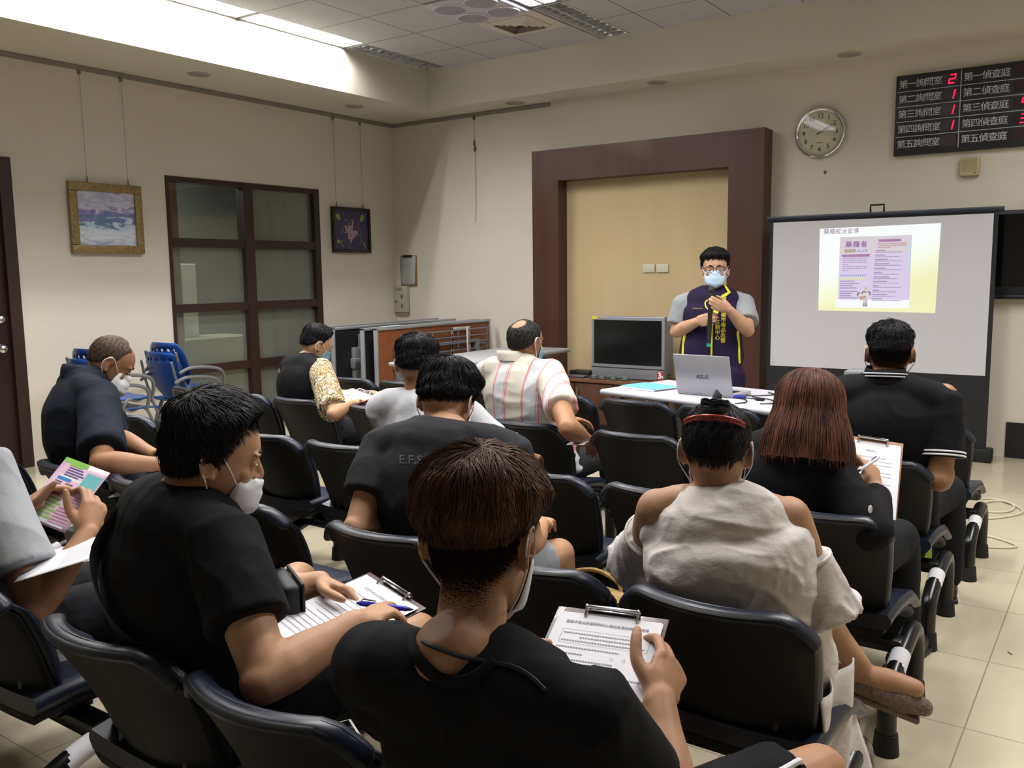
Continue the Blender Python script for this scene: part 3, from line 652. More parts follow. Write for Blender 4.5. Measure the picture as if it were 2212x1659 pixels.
# cables on the desk
cb = MB()
for pts in ([(5.2, -2.86), (5.26, -2.78), (5.3, -2.84), (5.42, -2.9), (5.47, -3.02), (5.42, -3.08)], [(5.2, -2.9), (5.29, -2.96), (5.33, -3.06), (5.3, -3.14)], [(5.22, -2.84), (5.36, -2.7), (5.3, -2.6)], [(5.21, -2.88), (5.3, -2.9), (5.36, -2.92)]):
    cb.tube(smoothpath([(x, y, 0.7455) for x, y in pts]), 0.0035, 6)
cb.rbox((5.34, -2.945, 0.742), (5.39, -2.915, 0.756), 0.004)
tag(cb.build('cable', mat('cable_black', '#101114', 0.5)), 'black tangled cables on the desk right of the laptop', 'cable')
c2 = MB(); c2.rbox((5.205, -2.925, 0.742), (5.265, -2.875, 0.757), 0.005); tag(c2.build('cable_plug', mat('plug_blue', '#1c2f8c', 0.4), None), 'blue video plug beside the laptop', 'plug')
# projector with a tray of papers on top
pj = thing('projector', 'black projector at the right end of the desk behind the red-haired person', 'projector', (5.47, -3.02, 0.742), -0.235)
MB().rbox((0, 0, 0.01), (0.34, 0.26, 0.105), 0.012).build('body', blackpl, pj)
k = MB(); k.cyl((0.27, -0.012, 0.06), (0.27, 0.01, 0.06), 0.035, 24); k.build('lens', blackgl, pj)
k = MB()
for x in (0.05, 0.05, 0.09): k.cyl((x, -0.003, 0.045 if x == .05 else .07), (x, 0.001, 0.045 if x == .05 else .07), 0.006)
k.build('button', metalm, pj); 
for x in (0.04, 0.3): MB().cyl((x, 0.13, 0), (x, 0.13, 0.012), 0.015).build('foot', rubber, pj)
f2 = thing('plastic_tray', 'grey translucent tray lying on the black projector', 'tray', (5.5, -2.93, 0.849), -0.235)
MB().rbox((0, 0, 0), (0.3, 0.2, 0.025), 0.008).build('tray', mat('tray_grey', '#878b8b', 0.35), f2)
tag(MB().rbox((0, 0, 0), (0.24, 0.15, 0.003), 0.001, M=rotz(-0.3, (5.57, -2.93, 0.8755))).build('loose_papers', mat('paper_cool', '#c2cac9', 0.7)), 'loose white papers on the grey tray', 'paper')
pst = thing('instrument_stand', 'small dark stand with a glass plate by the projection screen', 'stand', (5.72, -1.95, 0))
k = MB(); k.cyl((0, 0, 0.02), (0, 0, 0.80), 0.015); k.cyl((0, 0, 0), (0, 0, 0.02), 0.16, 24); k.build('stand_post', blackm, pst)
MB().rbox((-0.13, -0.1, 0.80), (0.16, 0.1, 0.835), 0.006).build('stand_plate', mat('plate_glass', '#7d8587', 0.2), pst)
MB().cyl((0.0, -0.02, 0.835), (0.0, -0.02, 0.87), 0.012, 12).build('stand_knob', blackm, pst)

# ---------------------------------------------------------------- cabinet and television in the surround
cab = mat('cabinet_walnut', '#4f3325', 0.4, noise=(12, '#412819', 5, (1, 1, .15)))
t = thing('low_cabinet', 'low brown cabinet with silver handles under the silver television', 'cabinet', (2.4, -0.68, 0))
MB().rbox((0, 0.02, 0.06), (1.62, 0.46, 0.455), 0.004).build('body', cab, t)
MB().rbox((-0.03, -0.015, 0.455), (1.65, 0.47, 0.487), 0.006).build('cabinet_top', mat('cabinet_top', '#6b4a33', 0.3, noise=(10, '#5d3f2a', 4, (.2, 1, 1)), coat=.3), t)
MB().box((0.03, 0.05, 0), (1.59, 0.44, 0.06)).build('plinth', blackm, t, smooth=False)
for i in range(4):
    d = MB().rbox((0.012+i*0.402, 0.0, 0.075), (0.404+i*0.402, 0.02, 0.445), 0.004).build('door', cab, t)
    hx = 0.012+i*0.402+(0.355 if i % 2 == 0 else 0.035)
    MB().rbox((hx-0.007, -0.02, 0.29), (hx+0.007, 0.0, 0.4), 0.004).build('handle', metalm, d)
MB().box((0.02, -0.001, 0.405), (0.12, 0.0, 0.435)).build('tag', mat('tag_grey', '#9c9a94', .6), t, smooth=False)
tv = thing('rear_projection_television', 'silver boxy television with a black screen on the low cabinet', 'television', (2.92, -0.5, 0.489))
TW, TH = 0.745, 0.575
m = MB(); m.rbox((0, -0.05, 0.0), (TW, 0.02, TH), 0.012, 3); m.prism([(0.02, 0.02), (TW-0.02, 0.02), (TW-0.02, TH-0.02), (0.02, TH-0.02)], 0.02, 0.06); m.rbox((0.06, 0.05, 0.02), (TW-0.06, 0.28, TH-0.06), 0.03, 3)
m.build('cabinet_shell', mat('tv_silver', '#83868d', 0.4, .25), tv)
MB().box((0.03, -0.0525, 0.135), (TW-0.03, -0.05, TH-0.035)).build('tv_screen', mat('tv_screen_black', '#0a0b0c', 0.18), tv, smooth=False)
MB().box((0.0, -0.0515, 0.098), (TW, -0.05, 0.106)).build('gap_line', blackm, tv, smooth=False)
s3 = MB(); s3.box((TW-0.072, -0.0525, 0.012), (TW-0.005, -0.05, 0.085)); s3o = s3.build('sticker', mat('sticker_red', '#b02a30', .5), tv, smooth=False)
q = MB(); text_on(q, '3', 0.075, (TW-0.045, -0.0532, 0.05), (1, 0, 0), (0, 0, 1), bold=0.004); text_on(q, 's', 0.045, (TW-0.018, -0.0533, 0.043), (1, 0, 0), (0, 0, 1), bold=0.002); q.build('sticker_number', paper, s3o, smooth=False, fix=False)
MB().box((0.005, -0.0525, TH-0.03), (0.065, -0.049, TH-0.002)).build('note', mat('note_yellow', '#c6bb3a', .6), tv, smooth=False)
tag(MB().rbox((2.65, -0.5, 0.489), (2.87, -0.36, 0.535), 0.005).build('set_top_box', blackpl), 'black set-top box on the cabinet left of the television', 'set-top box')
tag(MB().rbox((2.70, -0.655, 0.489), (2.9, -0.56, 0.508), 0.006, M=None).build('remote_control', mat('remote_grey', '#4a4b4e', .3)), 'dark remote control in front of the set-top box', 'remote control')
tag(MB().box((2.46, -0.62, 0.4875), (2.6, -0.5, 0.4895)).build('paper_scrap', mat('scrap_cream', '#b7a983', .7), None, smooth=False), 'cream paper scrap on the cabinet top left end', 'paper')
for i, (x, y) in enumerate(((2.99, -0.625), (3.08, -0.64), (3.2, -0.645), (3.32, -0.64))):
    k = MB()
    for r, dz in ((0.04, 0.0), (0.034, 0.014)): k.tube([(x+r*1.2*math.cos(b), y+r*.7*math.sin(b), 0.4975+dz) for b in np.linspace(0, 2*math.pi, 20, endpoint=False)], 0.006, 6, closed=True)
    tag(k.build('cable_coil', mat('coil_grey', '#3e4244', .4)), ('leftmost', 'second', 'third', 'rightmost')[i]+' of four dark coiled cables below the silver television', 'cable', 'coiled cables below the television')
# ---------------------------------------------------------------- projection screen
SY = -0.28
t = thing('projection_screen', 'pull-up projection screen with black border standing on the floor', 'projection screen', (4.5, SY, 0))
MB().rbox((0.0, -0.06, 0.0), (1.745, 0.06, 0.105), 0.012).build('housing', blackm, t)
m = MB(); m.box((0.0, -0.004, 0.1), (1.70, 0.0, 1.895)); m.build('border', mat('screen_black', '#131418', .7), t, smooth=False)
MB().box((0.028, -0.0055, 0.655), (1.668, -0.004, 1.86)).build('screen_fabric', mat('screen_white', '#bfbec4', .8), t, smooth=False)
m = MB(); m.rbox((-0.03, -0.018, 1.875), (1.735, 0.014, 1.91), 0.006); m.build('top_bar', mat('bar_dark', '#1b2030', .4), t)
m = MB(); m.tube([(0.8, 0, 1.9), (0.8, 0, 1.965), (0.9, 0, 1.965), (0.9, 0, 1.9)], 0.009, 6, ref=(0, 1, 0)); m.build('pull_handle', blackm, t)
MB().rbox((0.82, 0.02, 0.1), (0.88, 0.05, 1.9), 0.005).build('support_post', blackm, t)
# projected slide: light thrown on the fabric
sl = MB(); x0, x1, z0, z1 = 4.91-4.5, 5.806-4.5, 1.13, 1.795
slm = bpy.data.materials.new('slide_light'); slm.use_nodes = True; nt = slm.node_tree; b = nt.nodes['Principled BSDF']; b.inputs['Roughness'].default_value = .9
tc = nt.nodes.new('ShaderNodeTexCoord'); gr = nt.nodes.new('ShaderNodeSeparateXYZ'); nt.links.new(tc.outputs['Generated'], gr.inputs[0])
mm = nt.nodes.new('ShaderNodeMath'); mm.operation = 'MULTIPLY_ADD'; nt.links.new(gr.outputs[0], mm.inputs[0]); mm.inputs[1].default_value = -0.45; nt.links.new(gr.outputs[2], mm.inputs[2])
rp = nt.nodes.new('ShaderNodeValToRGB'); e = rp.color_ramp.elements; e[0].position = 0.0; e[0].color = lin('#e6e6ae')+(1,); e[1].position = 0.42; e[1].color = lin('#effbf4')+(1,); q = e.new(0.12); q.color = lin('#e9edc4')+(1,)
nt.links.new(mm.outputs[0], rp.inputs[0]); nt.links.new(rp.outputs[0], b.inputs['Emission Color']); b.inputs['Base Color'].default_value = (.12, .12, .12, 1); b.inputs['Emission Strength'].default_value = 0.98
sl.add([(x0+.01, -0.0065, z0), (x1-0.002, -0.0065, z0-.008), (x1+.01, -0.0065, z1+.008), (x0+0.002, -0.0065, z1)], [(0, 1, 2, 3)])
slo = sl.build('projected_slide', slm, t, smooth=False, fix=False)
def em(name, col, s=0.6): return mat(name, '#2c2c2e', .9, emit=(col, s+.2))
SXo, SZo, SXw = x0, z0, (x1-x0)/1900.0       # slide units: 1900 x 1330 as in the photo crop
def SX(u): return x0+(u-150)*SXw
def SZ(v): return z1-(v-95)*SXw*1.06
def bars(lst, m, name, y):
    k = MB()
    for (u0, v0, u1, v1) in lst: quad(k, SX(u0), SZ(v1), SX(u1), SZ(v0), y)
    return k.build(name, m, slo, smooth=False, fix=False)
bars([(500, 240, 1640, 1370)], em('slide_lilac', '#dccfee', .72), 'slide_page', -0.0070)
bars([(500, 240, 1640, 520)], em('slide_greige', '#dcd2da', .72), 'slide_page_top', -0.0072)
bars([(460, 1240, 1640, 1375)], em('slide_white', '#f4f6ff', .8), 'slide_page_foot', -0.0073)
bars([(540, 520, 995, 560), (1130, 295, 1480, 335)], em('slide_magenta', '#b883b4', .6), 'slide_banner', -0.0075)
bars([(750, 445, 950, 480)], em('slide_violet', '#9d90d2', .62), 'slide_banner', -0.0075)
bars([(525, 890, 935, 925)], em('slide_yellow', '#e6e3b4', .7), 'slide_banner', -0.0075)
bars([(1630, 240, 1642, 1200)], em('slide_blue', '#b4d4f4', .7), 'slide_edge', -0.0075)
rr = random.Random(3); L1 = []; L2 = []
for v in (575, 608, 640, 672, 708, 738, 770):
    u = 560
    while u < 960-(300 if v in (672, 770) else 0): L1.append((u, v, u+15, v+16)); u += 25
for v in (940, 975, 1012, 1050, 1105, 1140, 1175, 1210): L1.append((525, v, 525+rr.randint(180, 320), v+14))
for i in range(12):
    v = 462+i*69; L2.append((1085-i*3, v, 1085-i*3+rr.randint(90, 270), v+18)); L2.append((1085-i*3, v+30, 1085-i*3+rr.randint(360, 480), v+40))
bars(L1, em('slide_text', '#a894c0', .6), 'slide_lines', -0.0076); bars(L2, em('slide_text2', '#b09cc4', .62), 'slide_lines', -0.0076)
bars([(1110, 355, 1570, 370), (1125, 385, 1570, 400), (1125, 415, 1320, 430)], em('slide_rose', '#cf9fa8', .62), 'slide_lines', -0.0076)
bars([(525+i*36, 845, 545+i*36, 868) for i in range(12)], em('slide_blue2', '#8fa2dc', .62), 'slide_lines', -0.0076)
k = MB(); text_on(k, '藥癮戒治宣導', 0.046, (SX(220), -0.0078, SZ(152)), (1, 0, 0), (0, 0, 1), align='LEFT', bold=0.0004, spacing=1.02); k.build('slide_title', em('slide_title', '#b98fba', .55), slo, smooth=False, fix=False)
k = MB(); text_on(k, '藥癮者', 0.054, (SX(770), -0.0078, SZ(368)), (1, 0, 0), (0, 0, 1), bold=0.0008, spacing=1.18); k.build('slide_title', em('slide_purple', '#a45cb4', .55), slo, smooth=False, fix=False)
k = MB(); text_on(k, '替代療法', 0.018, (SX(850), -0.0079, SZ(462)), (1, 0, 0), (0, 0, 1), bold=0.0002, spacing=1.15); k.build('slide_title', MATS['slide_white'], slo, smooth=False, fix=False)
def dots(lst, m, name, y):
    k = MB()
    for u, v, r in lst:
        c = [(SX(u)+r*SXw*math.cos(b), y, SZ(v)+r*SXw*math.sin(b)) for b in np.linspace(0, 2*math.pi, 20, endpoint=False)]; k.add(c, [tuple(range(20))])
    return k.build(name, m, slo, smooth=False, fix=False)
dots([(610, 462, 32), (670, 462, 32), (728, 462, 32)], em('slide_orange', '#c9a99c', .6), 'slide_dots', -0.0077)
dots([(845, 1160, 36), (925, 1140, 38), (1000, 1145, 38)], em('slide_hair', '#8d8490', .5), 'slide_dots', -0.0077); dots([(862, 1170, 28), (930, 1155, 30), (985, 1155, 30)], em('slide_skin', '#ecdcd2', .7), 'slide_dots', -0.0078)
dots([(885, 1215, 34), (940, 1200, 24)], em('slide_coral', '#d9a498', .6), 'slide_dots', -0.0079); dots([(950, 1065, 24)], em('slide_gold', '#dfcf8e', .6), 'slide_dots', -0.0077)
bars([(915, 1225, 985, 1300)], em('slide_shirt', '#cfc8d4', .7), 'slide_figure', -0.0077); bars([(912, 1300, 945, 1355), (952, 1300, 985, 1355)], em('slide_legs', '#a79fae', .6), 'slide_figure', -0.0077)

# ---------------------------------------------------------------- folded tables by the corner
alu = mat('aluminium_trim', '#a9adb2', 0.35, .6); orange = mat('table_underside', '#8a4f2b', .55, noise=(14, '#7a4425', 4)); darkp = mat('table_underside_dark', '#1b1b1d', .5)
legg = mat('table_leg_grey', '#7d8187', .4, .4)
def folded(name, label, x, y0, y1, face, ztop=0.985, zbot=0.2):
    t = thing(name, label, 'folding table', (x, y0, 0), 0, 'folded tables standing by the corner')
    L = y1-y0; H = ztop-zbot
    MB().box((-0.016, 0.012, zbot+0.012), (0.008, L-0.012, ztop-0.012)).build('table_top', face, t, smooth=False)
    e = MB()
    for lo, hi in (((-0.022, 0, ztop-0.026), (0.022, L, ztop)), ((-0.022, 0, zbot), (0.022, L, zbot+0.026)), ((-0.022, 0, zbot), (0.022, 0.024, ztop)), ((-0.022, L-0.024, zbot), (0.022, L, ztop))): e.rbox(lo, hi, 0.006)
    e.build('edge_trim', alu, t)
    for yy in (0.26, L-0.28):
        k = MB(); k.rbox((0.01, yy-0.03, 0.1), (0.06, yy+0.03, ztop-0.2), 0.008); k.rbox((0.01, yy-0.05, ztop-0.4), (0.075, yy+0.05, ztop-0.3), 0.01); k.rbox((-0.06, yy-0.04, 0.05), (0.1, yy+0.04, 0.1), 0.01)
        lg = k.build('leg', legg, t)
        for xx in (-0.045, 0.085): MB().cyl((xx, yy-0.012, 0.03), (xx, yy+0.012, 0.03), 0.03, 16).build('caster', rubber, lg)
    k = MB()
    for z in (ztop-0.085, ztop-0.15, ztop-0.215, ztop-0.285): k.tube([(0.05, 0.3, z), (0.05, L-0.1, z)], 0.008, 8)
    for y in (0.3, 0.75, L-0.6, L-0.1): k.tube([(0.05, y, ztop-0.085), (0.05, y, ztop-0.285)], 0.007, 8)
    k.tube([(0.045, 0.3, ztop-0.2), (0.045, L-0.25, ztop-0.2)], 0.011, 8); k.tube(smoothpath([(0.05, L-0.28, ztop-0.24), (0.07, L-0.17, ztop-0.25), (0.07, L-0.15, ztop-0.4), (0.05, L-0.28, ztop-0.42)], 5), 0.01, 8)
    k.tube(smoothpath([(0.05, 0.28, ztop-0.55), (0.06, 0.33, ztop-0.33), (0.06, 0.45, ztop-0.3), (0.06, 0.5, ztop-0.34)], 5), 0.012, 8)
    k.build('basket_rail', legg, t)
    return t
f1 = folded('folding_table', 'folded table nearest the seats, orange underside with wire basket', 1.42, -1.87, -0.12, orange)
folded('folding_table', 'folded dark-faced table second from the seats', 1.31, -1.93, -0.16, darkp)
folded('folding_table', 'folded black-faced table third from the seats', 0.98, -1.98, -0.16, darkp)
folded('folding_table', 'folded orange table nearest the left wall', 0.72, -2.07, -0.14, orange)
k = MB(); k.rbox((1.44, -0.80, 0.86), (1.452, -0.775, 0.38), .003); k.rbox((1.5, -0.62, 0.40), (1.512, -0.60, 0.93), .003); k.rbox((1.44, -0.8, 0.9), (1.452, -0.5, 0.93), .003); k.rbox((1.44, -0.51, 0.45), (1.452, -0.49, 0.93), .003); k.rbox((1.44, -0.80, 0.4), (1.452, -0.77, 0.93), .003)
tag(k.build('easel_frame', mat('easel_white', '#c9c8c2', .5)), 'thin white metal frame leaning on the nearest folded table', 'frame')
tag(MB().rbox((1.36, -1.74, 0.987), (1.44, -1.5, 0.993), .002).build('leaflet', mat('leaflet', '#a9a49c', .6, noise=(30, '#8fb3bd', 2))), 'small leaflet lying on top of the nearest folded table', 'leaflet')
t = thing('folding_table', 'grey-topped unfolded table beside the folded ones', 'table', (0, 0, 0))
tp = MB(); q = [(1.99, -2.25), (2.69, -2.25), (2.62, -0.42), (1.94, -0.42)]
tp.rbox((1.97, -2.3, 0.705), (2.62, -0.42, 0.74), 0.014, 3); tp.build('table_top', mat('grey_laminate', '#9d9fa3', .4), t)
for y in (-2.05, -0.68):
    l = MB(); l.rbox((2.0, y-.025, .05), (2.58, y+.025, .09), .008); l.rbox((2.26, y-.03, .09), (2.33, y+.03, .70), .008); l.rbox((2.02, y-.02, .67), (2.56, y+.02, .705), .005)
    for xx in (2.04, 2.54): l.cyl((xx, y, 0), (xx, y, .05), .025, 12)
    l.build('leg', legg, t)
l = MB()
for z in (.55, .6): l.tube([(2.08, -2.0, z), (2.08, -0.7, z)], .01, 8); l.tube([(2.5, -2.0, z), (2.5, -0.7, z)], .01, 8)
for yy in (-2.0, -0.7): l.tube([(2.08, yy, .6), (2.08, yy, .55), (2.5, yy, .55), (2.5, yy, .6)], .01, 8)
for yy in (-1.7, -1.35, -1.0): l.tube([(2.08, yy, .55), (2.5, yy, .55)], .008, 8)
for yy in (-2.05, -0.68): l.tube([(2.3, yy, .56), (2.3, (-1.95 if yy < -1 else -0.75), .56)], .01, 8)
l.build('basket_rail', legg, t)

# ---------------------------------------------------------------- blue stacking chairs
bluep = mat('blue_plastic', '#123f86', .38, noise=(3, '#0f3876', 3)); tubeg = mat('chair_tube_grey', '#6c6c70', .4, .3)
def blue_chair():
    t = thing('stacking_chair', 'x', 'chair')
    us = np.sin(np.linspace(-math.pi/2, math.pi/2, 19)); vs_ = np.linspace(0, 1, 17)
    def bk(u, v):
        hw = 0.235*math.sqrt(max(0.05, 1-(2*abs(v-0.55))**2.6*0.75)); return (u*hw, -0.21-0.11*v+0.055*u*u, 0.46+0.40*v)
    P = np.array([[bk(u, v) for u in us] for v in vs_])
    m = MB(); n = 19; fl = []
    for i in range(16):
        for j in range(18):
            if i in (12, 13) and j in (5, 7, 9, 11, 13)[:5] and i == 13: continue
            fl.append((i*n+j, i*n+j+1, (i+1)*n+j+1, (i+1)*n+j))
    m.add(P.reshape(-1, 3), fl); o = m.build('backrest', bluep, t, fix=False); s = o.modifiers.new('s', 'SOLIDIFY'); s.thickness = 0.012
    P = np.array([[(u*(0.20+0.035*v), -0.2+0.43*v, 0.445+0.012*u*u-0.03*max(0, v-.75)*3*(v-.75)+0.012*(1-v)) for u in us] for v in np.linspace(0, 1, 12)])
    o = MB().grid(P).build('seat', bluep, t, fix=False); s = o.modifiers.new('s', 'SOLIDIFY'); s.thickness = 0.016
    for sx in (-1, 1):
        k = MB(); k.tube(smoothpath([(sx*.235, -.27, .0), (sx*.215, -.12, .42), (sx*.2, 0.0, .435), (sx*.215, .13, .42), (sx*.24, .25, 0)], 6), .012, 8)
        k.tube(smoothpath([(sx*.2, -.30, .78), (sx*.21, -.26, .6), (sx*.215, -.2, .47), (sx*.21, -.1, .43)], 5), .011, 8); k.build('leg', tubeg, t)
        MB().tube(smoothpath([(sx*.23, -.29, .62), (sx*.255, -.2, .655), (sx*.26, .0, .64), (sx*.255, .10, .60), (sx*.24, .13, .53), (sx*.22, .12, .44)], 6), .014, 8).build('armrest', tubeg, t)
    return t
bc = blue_chair(); first = True
for x, y, z, rz, lb in ((0.5, -3.19, 0.0, 0.03, 'lower blue plastic chair of the stack below the gilt picture'), (0.5, -3.145, 0.075, 0.03, 'upper blue plastic chair of the stack below the gilt picture'),
                    (0.5, -3.86, 0.0, 0.06, 'lower blue plastic chair of the stack behind the navy polo'), (0.5, -3.815, 0.075, 0.06, 'upper blue plastic chair of the stack behind the navy polo'), (1.75, -1.15, 0.0, -1.2, 'single blue plastic chair between the folded and grey tables')):
    o = bc if first else dup(bc); first = False
    o.location = (x, y, z); o.rotation_euler = (0, 0, rz); o['label'] = lb; o['group'] = 'blue stacking chairs'
# ---------------------------------------------------------------- small things
t = thing('waste_bin', 'lime green plastic bin on the floor beyond the right benches', 'bin', (6.22, -3.02, 0))
m = MB(); m.tube([(0, 0, 0), (0, 0, .19)], [.085, .115], 28, cap=False); m.tube([(0, 0, .19), (0, 0, .012)], [.108, .08], 28, cap=False); m.cyl((0, 0, 0), (0, 0, .012), .085, 28); m.build('bucket', mat('lime_plastic', '#8bb52a', .4), t)
MB().tube([(.113*math.cos(b), .113*math.sin(b), .19) for b in np.linspace(0, 2*math.pi, 32, endpoint=False)], .005, 6, closed=True).build('rim', MATS['lime_plastic'], t)
cm = mat('cord_white', '#c3bda8', .5)
c = MB(); c.tube(smoothpath([(6.25, -1.6, .006), (6.4, -1.5, .006), (6.52, -1.62, .006), (6.5, -1.8, .006), (6.38, -1.85, .006), (6.33, -1.7, .006), (6.45, -1.55, .012), (6.58, -1.75, .006), (6.45, -2.0, .006), (6.3, -2.05, .006)], 8), .006, 7)
tag(c.build('power_cord', cm), 'white cord looped on the floor in front of the projection screen', 'cord')
c = MB(); c.tube(smoothpath([(6.2, -2.45, .006), (6.45, -2.4, .006), (6.62, -2.52, .006), (6.5, -2.62, .006), (6.3, -2.58, .006)], 8), .006, 7)
tag(c.build('power_cord', cm), 'white cord loop on the floor beside the front bench end', 'cord')
tag(MB().rbox((-.012, -.003, 0), (.012, .003, .003), .001, M=rotz(-.9, (6.74, -4.02, 0.0005))).build('paper_bit', mat('bit_brown', '#6b5a45', .8)), 'tiny brown scrap on the floor tiles at right', 'scrap')
# ---------------------------------------------------------------- figures
def vnoise(p, seed=0):
    p = np.asarray(p, float); i = np.floor(p).astype(np.int64); f = p-i; f = f*f*(3-2*f)
    def h(x, y, z):
        n = (x*374761393+y*668265263+z*2147483647+seed*974634777) & 0xffffffff
        n = ((n ^ (n >> 13))*1274126177) & 0xffffffff
        return ((n ^ (n >> 16)) & 0xffff)/65535.0
    r = 0
    for a in (0, 1):
        for b in (0, 1):
            for c in (0, 1):
                wgt = (f[:, 0] if a else 1-f[:, 0])*(f[:, 1] if b else 1-f[:, 1])*(f[:, 2] if c else 1-f[:, 2])
                r = r+wgt*h(i[:, 0]+a, i[:, 1]+b, i[:, 2]+c)
    return r
def remesh(mb, voxel, iters=8, keep=None, lam=0.5):
    """fuse overlapping closed shapes into one surface, then smooth. keep: [(centre, radius, strength)] smooths less there"""
    me = mb.mesh('tmp'); o = bpy.data.objects.new('tmp', me); COL.objects.link(o)
    bm = bmesh.new(); bm.from_mesh(me); bmesh.ops.recalc_face_normals(bm, faces=bm.faces[:]); bm.to_mesh(me); bm.free()
    md = o.modifiers.new('r', 'REMESH'); md.mode = 'VOXEL'; md.voxel_size = voxel
    dg = bpy.context.evaluated_depsgraph_get(); m2 = bpy.data.meshes.new_from_object(o.evaluated_get(dg))
    n = len(m2.vertices); v = np.empty(n*3); m2.vertices.foreach_get('co', v); v = v.reshape(-1, 3)
    q = np.empty(len(m2.loops), np.int32); m2.loops.foreach_get('vertex_index', q); q = q.reshape(-1, 4)
    bpy.data.objects.remove(o); bpy.data.meshes.remove(me); bpy.data.meshes.remove(m2)
    w_ = np.ones(n)
    for c, r, s in keep or []:
        d = np.linalg.norm(v-np.array(c), axis=1); w_ = np.minimum(w_, s+(1-s)*np.clip((d-r*0.8)/(r*0.4), 0, 1))
    e = np.vstack([q[:, [0, 1]], q[:, [1, 2]], q[:, [2, 3]], q[:, [3, 0]]]); cnt = np.bincount(e.ravel(), minlength=n)[:, None]
    for _ in range(iters):
        s = np.zeros_like(v)
        for k in range(3): s[:, k] = np.bincount(e[:, 0], v[e[:, 1], k], n)+np.bincount(e[:, 1], v[e[:, 0], k], n)
        v = v+(s/cnt-v)*lam*w_[:, None]
    return v, q
def vnormals(v, q):
    fn = np.cross(v[q[:, 2]]-v[q[:, 0]], v[q[:, 3]]-v[q[:, 1]]); nn = np.zeros_like(v)
    for k in range(4):
        for a in range(3): nn[:, a] += np.bincount(q[:, k], fn[:, a], len(v))
    return nn/(np.linalg.norm(nn, axis=1)[:, None]+1e-12)
def folds(v, q, amp, scale=(9, 9, 9), seed=1, ridged=True):
    n = vnormals(v, q); p = v*np.array(scale)
    a = vnoise(p, seed); wv = vnoise(p*0.5+7, seed+3); p2 = p+np.stack([wv, wv, wv], 1)*1.5; a = vnoise(p2, seed)
    a = (1-np.abs(2*a-1))**2 if ridged else a
    b = vnoise(p2*2.1, seed+9); b = (1-np.abs(2*b-1))**2
    return v+n*((a-0.4)*amp+(b-.4)*amp*0.4)[:, None]
def put_mesh(name, v, q, m, parent, loc, smooth=True):
    me = bpy.data.meshes.new(name); vv = np.ascontiguousarray(v-np.array(loc), dtype=np.float32); q = np.asarray(q, np.int32)
    me.vertices.add(len(vv)); me.vertices.foreach_set('co', vv.ravel()); me.loops.add(q.size); me.loops.foreach_set('vertex_index', q.ravel())
    me.polygons.add(len(q)); me.polygons.foreach_set('loop_start', np.arange(0, q.size, q.shape[1], dtype=np.int32)); me.update(); me.validate()
    me.polygons.foreach_set('use_smooth', [True]*len(me.polygons)); me.materials.append(m)
    o = bpy.data.objects.new(name, me); COL.objects.link(o); o.parent = parent; return o
def wb(mb, name, m, parent, loc, **k):
    """build a mesh given in world coordinates under a thing standing at loc"""
    mb.v = [x-np.array(loc) for x in mb.v]; return mb.build(name, m, parent, **k)

HZ = [-.118, -.108, -.094, -.078, -.06, -.042, -.022, 0, .02, .04, .06, .08, .098, .11, .1165]
HW = [.016, .034, .047, .055, .061, .066, .070, .0735, .0765, .0775, .0750, .067, .051, .033, .012]
HF = [.072, .081, .085, .086, .086, .085, .084, .083, .089, .089, .083, .070, .050, .027, .006]
HB = [.035, .012, -.008, -.028, -.052, -.074, -.088, -.096, -.1, -.1, -.096, -.085, -.066, -.045, -.022]
def head_shapes(mb, ears=True, face=True):
    """head in its own axes: x right, y forward, z up"""
    n = 36; th = np.linspace(0, 2*math.pi, n, endpoint=False); rings = []
    z = np.array(HZ); zz = np.concatenate([np.linspace(z[i], z[i+1], 3, endpoint=False) for i in range(len(z)-1)]+[[z[-1]]])
    ip = lambda A: np.interp(zz, z, A)
    for zi, w_, f_, b_ in zip(zz, ip(HW), ip(HF), ip(HB)):
        c, s = np.cos(th), np.sin(th); px = w_*np.sign(c)*np.abs(c)**0.9; py = (f_+b_)/2+(f_-b_)/2*np.sign(s)*np.abs(s)**0.95
        rings.append(np.stack([px, py, np.full(n, zi)], 1))
    v = np.concatenate(rings); k = len(rings); f = [(i*n+j, i*n+(j+1) % n, (i+1)*n+(j+1) % n, (i+1)*n+j) for i in range(k-1) for j in range(n)]
    f += [tuple(range(n-1, -1, -1)), tuple(range((k-1)*n, k*n))]; mb.add(v, f)
    if face:
        mb.tube([(0, .080, .016), (0, .091, -.006), (0, .098, -.022), (0, .096, -.031)], [.0065, .0075, .0095, .0098], 10)
        for s in (-1, 1):
            mb.ell((s*.011, .088, -.031), (.008, .010, .0075), nu=10, nv=8); mb.ell((s*.031, .080, .024), (.024, .012, .006), nu=10, nv=8); mb.ell((s*.042, .060, -.024), (.018, .016, .018), nu=10, nv=8)
            mb.ell((s*.031, .0755, .004), (.0165, .0105, .0105), nu=12, nv=8)
        mb.ell((0, .088, -.060), (.022, .0075, .0055), nu=12, nv=8); mb.ell((0, .087, -.0695), (.019, .0078, .006), nu=12, nv=8); mb.ell((0, .078, -.1), (.02, .014, .014), nu=10, nv=8)
    if ears:
        for s in (-1, 1):
            a = math.radians(20); Mx = np.array([[math.cos(a), -s*math.sin(a), 0], [s*math.sin(a), math.cos(a), 0], [0, 0, 1]])
            mb.ell((s*.0785, -.012, -.004), (.008, .017, .029), M=Mx, nu=12, nv=10)
            pts = [np.array((s*.086, -.012, -.004))+Mx @ np.array((0, .0185*math.cos(t), .031*math.sin(t)+.002)) for t in np.linspace(0.35, 4.3, 12)]
            mb.tube(pts, .0047, 8); mb.ell((s*.080, -.004, -.03), (.006, .008, .009), nu=8, nv=6)
HEADMB = MB(); head_shapes(HEADMB, ears=False, face=False)
